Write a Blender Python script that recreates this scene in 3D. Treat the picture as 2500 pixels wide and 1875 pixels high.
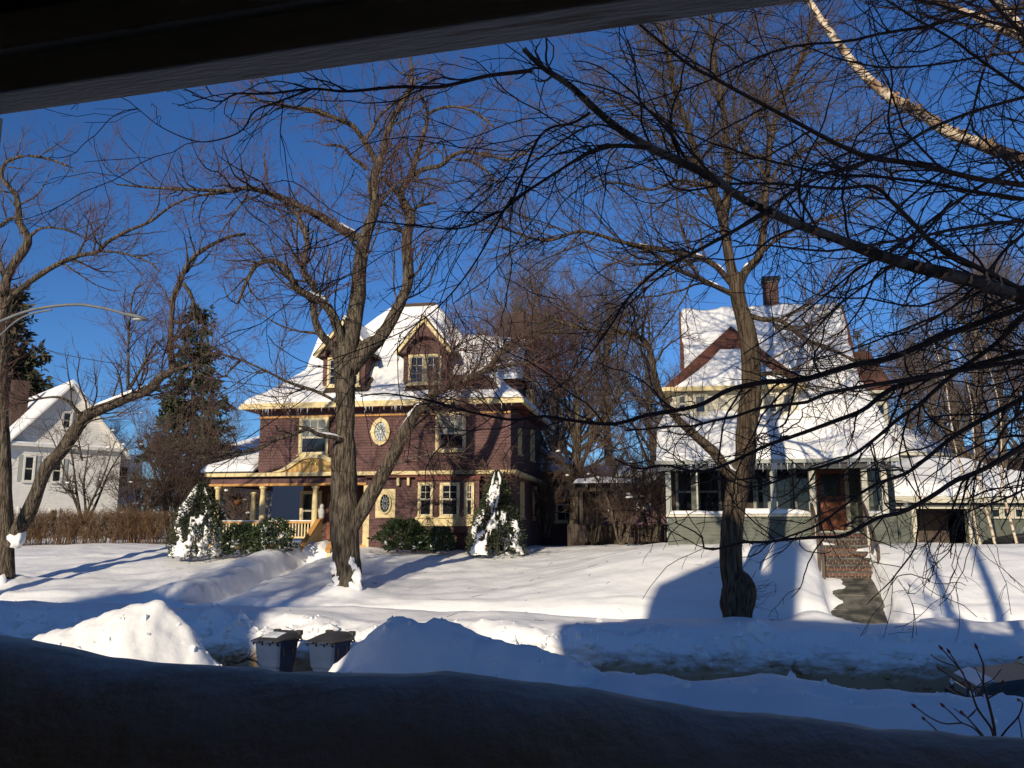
import bpy, math, random
import numpy as np
from math import radians, sin, cos, pi, tan

# ------------------------------------------------------------------ scene, camera, sky, sun
for o in list(bpy.data.objects):
    bpy.data.objects.remove(o, do_unlink=True)
SC = bpy.context.scene
COL = SC.collection
FPX, PITCH = 2165.0, math.atan((1300 - 937.5) / 2165.0)
cam_d = bpy.data.cameras.new('camera')
cam_d.sensor_width = 36.0
cam_d.lens = FPX / 2500 * 36
cam_d.clip_start = 0.05
cam_d.clip_end = 3000
cam = bpy.data.objects.new('camera', cam_d)
COL.objects.link(cam)
cam.rotation_euler = (pi / 2 + PITCH, 0, 0)
SC.camera = cam

SUN_AZ = math.atan2(-0.40, -1.0)          # the sun stands behind the camera, to its left
SUN_EL = radians(19.0)
world = bpy.data.worlds.new('World')
SC.world = world
world.use_nodes = True
wn, wl = world.node_tree.nodes, world.node_tree.links
sky = wn.new('ShaderNodeTexSky')
sky.sky_type = 'NISHITA'
sky.sun_disc = False
sky.sun_elevation = SUN_EL
sky.sun_rotation = SUN_AZ
sky.altitude = 300
sky.air_density = 1.0
sky.dust_density = 0.2
sky.ozone_density = 7.5
bg = wn['Background']
gm = wn.new('ShaderNodeGamma'); gm.inputs[1].default_value = 1.2      # the camera's contrast in the blue of the sky
wl.new(sky.outputs[0], gm.inputs[0]); wl.new(gm.outputs[0], bg.inputs[0])
bg.inputs[1].default_value = 0.082

sun_d = bpy.data.lights.new('sun', 'SUN')
sun_d.energy = 5.0
sun_d.angle = radians(0.6)
sun_d.color = (1.0, 0.87, 0.66)
sun = bpy.data.objects.new('sun', sun_d)
COL.objects.link(sun)
_dir = np.array([sin(SUN_AZ) * cos(SUN_EL), cos(SUN_AZ) * cos(SUN_EL), sin(SUN_EL)])
import mathutils
sun.rotation_euler = mathutils.Vector(_dir).to_track_quat('Z', 'Y').to_euler()
sun.location = (-20, -50, 40)

SC.render.engine = 'CYCLES'
SC.cycles.max_bounces = 6
SC.cycles.diffuse_bounces = 3
SC.cycles.glossy_bounces = 2
SC.cycles.transmission_bounces = 4
SC.cycles.sample_clamp_indirect = 4
SC.view_settings.view_transform = 'Standard'
SC.view_settings.look = 'None'
SC.view_settings.gamma = 1
SC.view_settings.exposure = -0.1
SC.view_settings.use_curve_mapping = False

# ------------------------------------------------------------------ helpers
_c, _s = cos(PITCH), sin(PITCH)

def ray(u, v):
    x, y = (u - 1250) / FPX, (937.5 - v) / FPX
    return np.array([x, _c - y * _s, _s + y * _c])

def at(u, v, Y):
    """point of the place seen at photo pixel (u, v) that stands Y metres in front of the camera"""
    r = ray(u, v)
    return r * (Y / r[1])

def tag(o, label=None, cat=None, group=None, kind=None):
    if label: o['label'] = label
    if cat: o['category'] = cat
    if group: o['group'] = group
    if kind: o['kind'] = kind
    return o

def empty(name, loc=(0, 0, 0), rz=0.0, parent=None):
    o = bpy.data.objects.new(name, None)
    o.location = loc
    o.rotation_euler = (0, 0, rz)
    o.empty_display_size = 0.2
    COL.objects.link(o)
    if parent: o.parent = parent
    return o

def link(name, me, mat=None, parent=None, loc=None, rz=None):
    o = bpy.data.objects.new(name, me)
    COL.objects.link(o)
    if mat is not None and len(me.materials) == 0: me.materials.append(mat)
    if parent is not None: o.parent = parent
    if loc is not None: o.location = loc
    if rz is not None: o.rotation_euler = (0, 0, rz)
    return o

def mesh(name, V, F, mat=None, parent=None, smooth=False, loc=None, rz=None):
    me = bpy.data.meshes.new(name)
    me.from_pydata([tuple(map(float, v)) for v in V], [], [tuple(map(int, f)) for f in F])
    me.update()
    if smooth: me.polygons.foreach_set('use_smooth', [True] * len(me.polygons))
    return link(name, me, mat, parent, loc, rz)

def fast_mesh(name, V, F, mat=None, parent=None, smooth=True):
    """V (n,3), F (m,k) with k the same for all faces"""
    V = np.ascontiguousarray(V, dtype=np.float32); F = np.ascontiguousarray(F, dtype=np.int32)
    me = bpy.data.meshes.new(name)
    m, k = F.shape
    me.vertices.add(len(V)); me.vertices.foreach_set('co', V.ravel())
    me.loops.add(m * k); me.loops.foreach_set('vertex_index', F.ravel())
    me.polygons.add(m)
    me.polygons.foreach_set('loop_start', np.arange(0, m * k, k, dtype=np.int32))
    me.polygons.foreach_set('loop_total', np.full(m, k, dtype=np.int32))
    me.polygons.foreach_set('use_smooth', np.full(m, bool(smooth)))
    me.update(calc_edges=True)
    return link(name, me, mat, parent)

BOXF = [(0, 3, 2, 1), (4, 5, 6, 7), (0, 1, 5, 4), (1, 2, 6, 5), (2, 3, 7, 6), (3, 0, 4, 7)]

def _boxv(b):
    x0, x1, y0, y1, z0, z1 = b
    return [(x0, y0, z0), (x1, y0, z0), (x1, y1, z0), (x0, y1, z0), (x0, y0, z1), (x1, y0, z1), (x1, y1, z1), (x0, y1, z1)]

def boxes(name, bl, mat, parent=None, loc=None, rz=None):
    V, F = [], []
    for b in bl:
        n = len(V); V += _boxv(b); F += [tuple(i + n for i in f) for f in BOXF]
    return mesh(name, V, F, mat, parent, loc=loc, rz=rz)

def box(name, x0, x1, y0, y1, z0, z1, mat, parent=None, bev=0.0):
    o = boxes(name, [(x0, x1, y0, y1, z0, z1)], mat, parent)
    if bev:
        m = o.modifiers.new('bevel', 'BEVEL'); m.width = bev; m.segments = 2
    return o

def prism(name, poly, y0, y1, mat, parent=None, loc=None, rz=None):
    """outline poly [(x, z)] pushed from y0 to y1"""
    n = len(poly)
    V = [(x, y0, z) for x, z in poly] + [(x, y1, z) for x, z in poly]
    F = [tuple(range(n)), tuple(range(2 * n - 1, n - 1, -1))] + [(i, i + n, (i + 1) % n + n, (i + 1) % n) for i in range(n)]
    return mesh(name, V, F, mat, parent, loc=loc, rz=rz)

def lathe(name, prof, mat, parent=None, loc=(0, 0, 0), n=14):
    V, F = [], []
    for r, z in prof:
        V += [(r * cos(2 * pi * i / n), r * sin(2 * pi * i / n), z) for i in range(n)]
    for k in range(len(prof) - 1):
        for i in range(n):
            j = (i + 1) % n
            F.append((k * n + i, k * n + j, (k + 1) * n + j, (k + 1) * n + i))
    F += [tuple(range(n - 1, -1, -1)), tuple(range((len(prof) - 1) * n, len(prof) * n))]
    return mesh(name, V, F, mat, parent, smooth=True, loc=loc)

# lattice value noise, vectorised
_rs = np.random.RandomState(7)
_PERM = _rs.permutation(4096)
_VAL = _rs.rand(4096) * 2 - 1

def vnoise(P):
    P = np.asarray(P, float)
    i = np.floor(P).astype(np.int64); f = P - i
    f = f * f * (3 - 2 * f)
    def h(dx, dy, dz):
        a = _PERM[(i[..., 0] + dx) & 4095]
        a = _PERM[(a + i[..., 1] + dy) & 4095]
        return _VAL[(a + i[..., 2] + dz) & 4095]
    r = 0
    for dx in (0, 1):
        wx = f[..., 0] if dx else 1 - f[..., 0]
        for dy in (0, 1):
            wy = f[..., 1] if dy else 1 - f[..., 1]
            for dz in (0, 1):
                wz = f[..., 2] if dz else 1 - f[..., 2]
                r = r + wx * wy * wz * h(dx, dy, dz)
    return r

def fbm(P, oct=4):
    P = np.asarray(P, float); r = 0; a = 1.0
    for k in range(oct):
        r = r + a * vnoise(P * 2 ** k + 17.3 * k); a *= .5
    return r

def n2(x, y, sc, oct=3, z=0.0):
    return fbm(np.stack([x * sc, y * sc, np.full_like(x, z)], -1), oct)

def smooth_line(P, n):
    """Catmull-Rom through the rows of P, n samples"""
    P = np.asarray(P, float)
    Q = np.vstack([2 * P[0] - P[1], P, 2 * P[-1] - P[-2]])
    d = np.r_[0, np.cumsum(np.linalg.norm(np.diff(P[:, :3], axis=0), axis=1))]
    t = np.interp(np.linspace(0, d[-1], n), d, np.arange(len(P)))
    k = np.minimum(t.astype(int), len(P) - 2); f = (t - k)[:, None]
    a, b, c, e = Q[k], Q[k + 1], Q[k + 2], Q[k + 3]
    return .5 * ((2 * b) + (c - a) * f + (2 * a - 5 * b + 4 * c - e) * f ** 2 + (3 * b - a - 3 * c + e) * f ** 3)

def tube_geo(P, R, S):
    """P (N,K,3), R (N,K) -> verts, quads of N tubes with S sides (open ends closed by tapering)"""
    P = np.asarray(P, float); R = np.asarray(R, float)
    N, K, _ = P.shape
    T = np.gradient(P, axis=1)
    T /= np.linalg.norm(T, axis=2, keepdims=True) + 1e-9
    m = T.mean(axis=1); m /= np.linalg.norm(m, axis=1, keepdims=True) + 1e-9
    ref = np.where(np.abs(m[:, 2:3]) < .8, np.array([[0, 0, 1.]]), np.array([[1., 0, 0]]))
    A = np.cross(T, ref[:, None, :]); A /= np.linalg.norm(A, axis=2, keepdims=True) + 1e-9
    B = np.cross(T, A)
    an = np.arange(S) * 2 * pi / S
    V = P[:, :, None, :] + R[:, :, None, None] * (A[:, :, None, :] * np.cos(an)[None, None, :, None] + B[:, :, None, :] * np.sin(an)[None, None, :, None])
    idx = np.arange(N * K * S).reshape(N, K, S)
    a = idx[:, :-1, :]; b = np.roll(a, -1, 2); c = idx[:, 1:, :]; d = np.roll(c, -1, 2)
    F = np.stack([a, b, d, c], -1).reshape(-1, 4)
    return V.reshape(-1, 3), F

class Geo:
    def __init__(s): s.V, s.F, s.n = [], [], 0
    def add(s, V, F):
        s.V.append(np.asarray(V, float)); s.F.append(np.asarray(F) + s.n); s.n += len(V)
    def tubes(s, P, R, S): s.add(*tube_geo(P, R, S))
    def build(s, name, mat, parent=None, smooth=True):
        return fast_mesh(name, np.vstack(s.V), np.vstack(s.F), mat, parent, smooth)

def tube(name, pts, r, mat, parent=None, n=16, S=8):
    P = smooth_line(pts, n); g = Geo()
    R = np.interp(np.linspace(0, 1, n), np.linspace(0, 1, len(r)), r) if hasattr(r, '__len__') else np.full(n, r)
    g.tubes(P[None], R[None], S)
    return g.build(name, mat, parent)

def blob(cx, cy, cz, rx, ry, rz, seed, amp=.25, nu=14, nv=9, flat=0.0):
    """lumpy closed shape; returns verts, quads"""
    th = np.linspace(0, 2 * pi, nu, endpoint=False); ph = np.linspace(0.02, pi - .02, nv)
    T, Pp = np.meshgrid(th, ph)
    D = np.stack([np.cos(T) * np.sin(Pp), np.sin(T) * np.sin(Pp), np.cos(Pp)], -1).reshape(-1, 3)
    k = 1 + amp * fbm(D * 1.7 + seed * 3.1, 3)
    V = D * k[:, None]
    if flat: V[:, 2] = np.where(V[:, 2] < 0, V[:, 2] * flat, V[:, 2])
    V = V * [rx, ry, rz] + [cx, cy, cz]
    idx = np.arange(nu * nv).reshape(nv, nu)
    a = idx[:-1]; b = np.roll(a, -1, 1); c = idx[1:]; d = np.roll(c, -1, 1)
    return V, np.stack([a, c, d, b], -1).reshape(-1, 4)

def grid_mesh(name, X, Y, Z, mat, parent=None, keep=None, smooth=True):
    ny, nx = X.shape
    V = np.stack([X, Y, Z], -1).reshape(-1, 3)
    idx = np.arange(nx * ny).reshape(ny, nx)
    F = np.stack([idx[:-1, :-1], idx[:-1, 1:], idx[1:, 1:], idx[1:, :-1]], -1).reshape(-1, 4)
    if keep is not None:
        kf = (keep[:-1, :-1] & keep[:-1, 1:] & keep[1:, 1:] & keep[1:, :-1]).ravel() if keep.shape == X.shape else keep.ravel()
        F = F[kf]
    return fast_mesh(name, V, F, mat, parent, smooth)

class Frame:
    """local frame of a building: x along the front, y into the depth, z up from its base"""
    def __init__(s, P, rot, zb):
        s.O = np.array([P[0], P[1]]); s.r = rot; s.zb = zb
        s.ex = np.array([cos(rot), sin(rot)]); s.ey = np.array([-sin(rot), cos(rot)])
    def p(s, u, v, y=0.0):
        r = ray(u, v)
        k = (y + s.O @ s.ey) / (r[:2] @ s.ey)
        P = r * k
        return float((P[:2] - s.O) @ s.ex), float(P[2] - s.zb)
    def x(s, u, v=1150, y=0.0): return s.p(u, v, y)[0]
    def z(s, v, u=1250, y=0.0): return s.p(u, v, y)[1]
    def w(s, x, y, z):
        q = s.O + x * s.ex + y * s.ey
        return np.array([q[0], q[1], z + s.zb])
    def root(s, name): return empty(name, (s.O[0], s.O[1], s.zb), s.r)

# ------------------------------------------------------------------ materials
def mat(name, col, rough=.7, col2=None, scale=5.0, detail=4, bump=0.0, bscale=None, stretch=(1, 1, 1), spec=.3, metal=0.0,
        lo=.35, hi=.65, col3=None, c3scale=2.0, c3lo=.55, c3hi=.62, bdist=.02):
    m = bpy.data.materials.new(name); m.use_nodes = True
    N, L = m.node_tree.nodes, m.node_tree.links
    b = N['Principled BSDF']
    b.inputs['Base Color'].default_value = (*col, 1)
    b.inputs['Roughness'].default_value = rough
    b.inputs['Metallic'].default_value = metal
    b.inputs['Specular IOR Level'].default_value = spec
    if col2 is None and not bump: return m
    tc = N.new('ShaderNodeTexCoord'); mp = N.new('ShaderNodeMapping')
    mp.inputs['Scale'].default_value = stretch
    L.new(tc.outputs['Object'], mp.inputs[0])
    def noise(sc, det=4):
        n = N.new('ShaderNodeTexNoise'); n.inputs['Scale'].default_value = sc; n.inputs['Detail'].default_value = det
        L.new(mp.outputs[0], n.inputs['Vector']); return n
    def ramp(src, lo, hi):
        r = N.new('ShaderNodeMapRange'); r.inputs['From Min'].default_value = lo; r.inputs['From Max'].default_value = hi
        L.new(src, r.inputs['Value']); return r.outputs[0]
    def mix(f, a, bb):
        x = N.new('ShaderNodeMix'); x.data_type = 'RGBA'
        L.new(f, x.inputs['Factor'])
        if isinstance(a, tuple): x.inputs['A'].default_value = (*a, 1)
        else: L.new(a, x.inputs['A'])
        x.inputs['B'].default_value = (*bb, 1)
        return x.outputs['Result']
    out = None
    if col2 is not None:
        out = mix(ramp(noise(scale, detail).outputs[0], lo, hi), col, col2)
        if col3 is not None:
            out = mix(ramp(noise(c3scale, 5).outputs[0], c3lo, c3hi), out, col3)
        L.new(out, b.inputs['Base Color'])
    if bump:
        bn = N.new('ShaderNodeBump'); bn.inputs['Strength'].default_value = bump; bn.inputs['Distance'].default_value = bdist
        L.new(noise(bscale or scale * 3, 6).outputs[0], bn.inputs['Height'])
        L.new(bn.outputs[0], b.inputs['Normal'])
    return m

def shingle_mat(name, ca, cb, cm, bw, bh, rough=.8):
    """small shingles: one tone each, thin dark joints; runs along x or y, up z"""
    m = mat(name, ca, rough)
    N, L = m.node_tree.nodes, m.node_tree.links; b = N['Principled BSDF']
    tc = N.new('ShaderNodeTexCoord'); sp = N.new('ShaderNodeSeparateXYZ'); L.new(tc.outputs['Object'], sp.inputs[0])
    ad = N.new('ShaderNodeMath'); ad.operation = 'ADD'; L.new(sp.outputs[0], ad.inputs[0]); L.new(sp.outputs[1], ad.inputs[1])
    cb_ = N.new('ShaderNodeCombineXYZ'); L.new(ad.outputs[0], cb_.inputs[0]); L.new(sp.outputs[2], cb_.inputs[1])
    br = N.new('ShaderNodeTexBrick'); L.new(cb_.outputs[0], br.inputs['Vector'])
    br.inputs['Color1'].default_value = (*ca, 1); br.inputs['Color2'].default_value = (*cb, 1); br.inputs['Mortar'].default_value = (*cm, 1)
    br.inputs['Scale'].default_value = 1; br.inputs['Brick Width'].default_value = bw; br.inputs['Row Height'].default_value = bh
    br.inputs['Mortar Size'].default_value = .006; br.inputs['Bias'].default_value = 0.0
    nz = N.new('ShaderNodeTexNoise'); nz.inputs['Scale'].default_value = .9; nz.inputs['Detail'].default_value = 5; L.new(tc.outputs['Object'], nz.inputs['Vector'])
    mr = N.new('ShaderNodeMapRange'); mr.inputs['From Min'].default_value = .3; mr.inputs['From Max'].default_value = .7
    mr.inputs['To Min'].default_value = .75; mr.inputs['To Max'].default_value = 1.2; L.new(nz.outputs[0], mr.inputs['Value'])
    mx = N.new('ShaderNodeVectorMath'); mx.operation = 'MULTIPLY'; L.new(br.outputs['Color'], mx.inputs[0]); L.new(mr.outputs[0], mx.inputs[1])
    L.new(mx.outputs[0], b.inputs['Base Color'])
    return m

M = {}
def snow_mat(name, dirt=False, rough=.55, b1=.35):
    m = mat(name, (.88, .872, .862), rough, spec=.25)
    N, L = m.node_tree.nodes, m.node_tree.links; b = N['Principled BSDF']
    tc = N.new('ShaderNodeTexCoord')
    def noise(sc, det):
        n = N.new('ShaderNodeTexNoise'); n.inputs['Scale'].default_value = sc; n.inputs['Detail'].default_value = det
        L.new(tc.outputs['Object'], n.inputs['Vector']); return n.outputs[0]
    bn = N.new('ShaderNodeBump'); bn.inputs['Strength'].default_value = b1; bn.inputs['Distance'].default_value = .06
    L.new(noise(4.5, 10), bn.inputs['Height']); L.new(bn.outputs[0], b.inputs['Normal'])
    if dirt:     # road grit thrown and ploughed into the lowest half metre of the banks, in ragged blotches
        sp = N.new('ShaderNodeSeparateXYZ'); L.new(tc.outputs['Object'], sp.inputs[0])
        h = N.new('ShaderNodeMapRange'); h.inputs['From Min'].default_value = -3.3; h.inputs['From Max'].default_value = -2.15
        h.inputs['To Min'].default_value = .98; h.inputs['To Max'].default_value = .0; L.new(sp.outputs[2], h.inputs['Value'])
        ad = N.new('ShaderNodeMath'); ad.operation = 'ADD'; L.new(h.outputs[0], ad.inputs[0]); mp = N.new('ShaderNodeMapping'); mp.inputs['Scale'].default_value = (.55, .55, 2.2); L.new(tc.outputs['Object'], mp.inputs[0]); nd = N.new('ShaderNodeTexNoise'); nd.inputs['Scale'].default_value = 3.4; nd.inputs['Detail'].default_value = 12; nd.inputs['Roughness'].default_value = .7; L.new(mp.outputs[0], nd.inputs['Vector']); L.new(nd.outputs[0], ad.inputs[1])
        r = N.new('ShaderNodeMapRange'); r.inputs['From Min'].default_value = .78; r.inputs['From Max'].default_value = 1.12; L.new(ad.outputs[0], r.inputs['Value'])
        mx = N.new('ShaderNodeMix'); mx.data_type = 'RGBA'; L.new(r.outputs[0], mx.inputs['Factor'])
        mx.inputs['A'].default_value = (.88, .872, .862, 1); mx.inputs['B'].default_value = (.36, .25, .14, 1)
        L.new(mx.outputs['Result'], b.inputs['Base Color'])
    return m
M['snow'] = snow_mat('snow')
M['snow_bank'] = snow_mat('snow_bank', dirt=True)
M['snow_roof'] = snow_mat('snow_roof', b1=.2)
M['tinted_snow'] = snow_mat('tinted_snow', b1=.8); M['tinted_snow'].node_tree.nodes['Principled BSDF'].inputs['Base Color'].default_value = (.80, .69, .56, 1)  # brown tint put into the snow colour to cancel the blue shade light
M['road'] = mat('road', (.30, .25, .19), .8, (.62, .60, .58), 1.4, 6, .5, 9, col3=(.12, .10, .08), c3scale=.9, c3lo=.5, c3hi=.7)
M['bark'] = mat('bark', (.050, .039, .030), .95, (.185, .150, .112), 7, 8, 1.0, 12, (2.2, 2.2, .30), .05, lo=.40, hi=.62, col3=(.16, .155, .12), c3scale=3.0, c3lo=.60, c3hi=.72, bdist=.12)
M['bark_linden'] = mat('bark_linden', (.042, .030, .021), .95, (.125, .094, .066), 8, 8, 1.0, 14, (2.4, 2.4, .22), .05, lo=.40, hi=.62, bdist=.05)
M['twig'] = mat('twig', (.070, .048, .038), .8, (.11, .080, .062), 2.5)
M['twig_red'] = mat('twig_red', (.105, .048, .042), .8, (.13, .080, .066), 1.2)
M['bud'] = mat('bud', (.20, .045, .045), .7)
M['twig_brown'] = mat('twig_brown', (.095, .062, .048), .85, (.13, .088, .068), 1.0)
M['twig_far'] = mat('twig_far', (.115, .085, .072), .85, (.15, .115, .10), .6)
M['birch_bark'] = mat('birch_bark', (.66, .56, .43), .75, (.30, .19, .12), 5, 8, .8, 22, (1, 1, 1), .2, lo=.46, hi=.60, col3=(.055, .042, .035), c3scale=8, c3lo=.53, c3hi=.60, bdist=.02)
M['birch_old'] = mat('birch_old', (.15, .13, .115), .85, (.05, .04, .034), 6, 8, 1.0, 20, lo=.40, hi=.60, col3=(.03, .024, .02), c3scale=9, c3lo=.52, c3hi=.6, bdist=.03)
M['birch_curl'] = mat('birch_curl', (.22, .12, .07), .8, (.42, .28, .17), 9)
M['birch_twig'] = mat('birch_twig', (.035, .022, .018), .7, (.06, .038, .03), 4)
M['needle'] = mat('needle', (.028, .045, .024), .8, (.055, .062, .030), 2.5)
M['needle_brown'] = mat('needle_brown', (.075, .055, .032), .85, (.035, .045, .022), 1.5, lo=.4, hi=.6)
M['leaf'] = mat('leaf', (.018, .036, .013), .6, (.040, .062, .020), 3.0)
M['hedge'] = mat('hedge', (.13, .075, .04), .85, (.19, .115, .062), 3)
M['glass'] = mat('glass', (.012, .014, .018), .06, spec=.5)
M['blind'] = mat('blind', (.07, .075, .072), .2, (.17, .18, .17), 2.5, spec=.5)
M['porch_shade_brown'] = mat('porch_shade_brown', (.055, .032, .026), .7, (.04, .026, .022), 3)  # dark brown paint that stands in for the shade of the porch recess
M['lead_glass'] = mat('lead_glass', (.40, .45, .46), .2, (.55, .58, .56), 9, spec=.6)
M['cream'] = mat('cream', (.74, .60, .32), .55, (.64, .51, .26), 4, 5, .15, 40)
M['orange'] = mat('orange', (.56, .29, .08), .55, (.48, .24, .065), 4)
M['panel_ochre'] = mat('panel_ochre', (.62, .38, .12), .6, (.56, .33, .10), 5)
M['gold'] = mat('gold', (.85, .62, .18), .3, metal=.8)
M['purple'] = shingle_mat('purple', (.152, .080, .074), (.118, .063, .060), (.055, .028, .027), .13, .115)
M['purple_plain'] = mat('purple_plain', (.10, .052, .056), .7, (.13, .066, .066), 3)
M['maroon'] = mat('maroon', (.13, .032, .022), .6)
M['roof_brown'] = shingle_mat('roof_brown', (.085, .060, .045), (.06, .043, .033), (.03, .022, .018), .3, .14)
M['red_roof'] = shingle_mat('red_roof', (.150, .058, .038), (.105, .042, .030), (.05, .022, .017), .28, .13)
M['green'] = mat('green', (.100, .110, .088), .65, (.128, .136, .108), 3, 5, .1, 30)
M['pale_trim'] = mat('pale_trim', (.62, .58, .46), .6, (.55, .51, .40), 4)
M['grey_trim'] = mat('grey_trim', (.34, .35, .32), .6, (.30, .31, .28), 4)
M['door_wood'] = mat('door_wood', (.26, .085, .035), .45, (.20, .062, .026), 3, 5, .1, 30, (6, 1, .6))
M['brick'] = mat('brick', (.17, .075, .05), .85, (.11, .05, .037), 8, 4, .4, 40)
M['brick_dark'] = mat('brick_dark', (.080, .046, .036), .85, (.055, .034, .028), 8, 4, .4, 40)
M['mortar'] = mat('mortar', (.30, .27, .23), .9, (.38, .35, .31), 9)
M['concrete'] = mat('concrete', (.15, .14, .115), .6, (.050, .050, .042), 2.6, 6, .3, 20, lo=.4, hi=.6)
M['white'] = mat('white', (.72, .70, .66), .6, (.64, .62, .58), 3)
M['white_roof'] = mat('white_roof', (.10, .09, .085), .9)
M['icicle'] = mat('icicle', (.72, .78, .84), .1, spec=.6)
M['dark_wood'] = mat('dark_wood', (.07, .05, .04), .7, (.10, .075, .06), 4)
M['iron'] = mat('iron', (.025, .025, .028), .5)
M['bin'] = mat('bin', (.035, .055, .110), .85, (.028, .045, .092), 3, 4, .15, 60, spec=.08)
M['lid'] = mat('lid', (.035, .034, .035), .45, (.055, .052, .05), 6, 5, .2, 50)
M['paper'] = mat('paper', (.78, .80, .82), .6)
M['ink'] = mat('ink', (.35, .36, .38), .7)
M['lamp_metal'] = mat('lamp_metal', (.17, .175, .18), .6, (.13, .135, .14), 6)
M['pole_wood'] = mat('pole_wood', (.16, .12, .085), .9, (.11, .085, .06), 5, 5, .6, 18, (2, 2, .3))
M['lens'] = mat('lens', (.45, .44, .40), .2)
M['cable'] = mat('cable', (.02, .02, .022), .6)
M['porch_paint'] = mat('porch_paint', (.44, .43, .41), .75, (.36, .35, .33), 7, 6, .7, 38, (.5, 3, 3), col3=(.24, .21, .17), c3scale=5, c3lo=.62, c3hi=.66, bdist=.006)
M['porch_dark'] = mat('porch_dark', (.13, .092, .06), .8, (.095, .068, .045), 4)
M['porch_floor'] = mat('porch_floor', (.12, .09, .065), .8, (.09, .07, .05), 3)
M['house_siding'] = mat('house_siding', (.36, .27, .17), .75)
M['house_roof'] = mat('house_roof', (.07, .065, .06), .9)
M['car_paint'] = mat('car_paint', (.045, .060, .065), .4, spec=.25)
M['chrome'] = mat('chrome', (.65, .66, .66), .2, metal=.9)
M['black'] = mat('black', (.012, .012, .013), .5)
M['tyre'] = mat('tyre', (.02, .02, .02), .85)
M['car_glass'] = mat('car_glass', (.10, .14, .13), .08, (.22, .28, .27), 5, spec=.6)
M['stone'] = mat('stone', (.55, .55, .52), .8, (.40, .40, .38), 12)
M['terracotta'] = mat('terracotta', (.28, .12, .05), .8, (.20, .09, .04), 8)
M['snow_shade_wall'] = mat('snow_shade_wall', (.13, .14, .16), .7)  # blue of shaded snow put into the wall colour
# ------------------------------------------------------------------ ground: road, near yard, far yards
ST = radians(-12)
ES = np.array([cos(ST), sin(ST)]); ET = np.array([-sin(ST), cos(ST)])
def to_st(X, Y): return X * ES[0] + Y * ES[1], X * ET[0] + Y * ET[1]
def to_xy(s, t): return s * ES[0] + t * ET[0], s * ES[1] + t * ET[1]

def seg_dist(X, Y, pts):
    best = None; par = None
    L = 0
    for a, b in zip(pts[:-1], pts[1:]):
        a = np.array(a[:2]); b = np.array(b[:2]); d = b - a; l2 = d @ d
        k = np.clip(((X - a[0]) * d[0] + (Y - a[1]) * d[1]) / l2, 0, 1)
        dd = np.hypot(X - a[0] - k * d[0], Y - a[1] - k * d[1])
        sg = np.sign(d[0] * (Y - a[1]) - d[1] * (X - a[0]))
        if best is None: best, side = dd, sg
        else:
            m = dd < best; best = np.where(m, dd, best); side = np.where(m, sg, side)
    return best, side
def sstep(a, b, x):
    t = np.clip((x - a) / (b - a), 0, 1); return t * t * (3 - 2 * t)

PATH1 = [(-7.55, 34.2), (-7.9, 32.5), (-8.7, 29.0), (-9.5, 26.0), (-10.2, 23.6)]
WALK2 = [(9.75, 26.6), (9.45, 25.2), (9.0, 23.6), (8.6, 21.4)]
TRUNKS = []      # (x, y, r, h): snow wells and cones round the trunks

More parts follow.
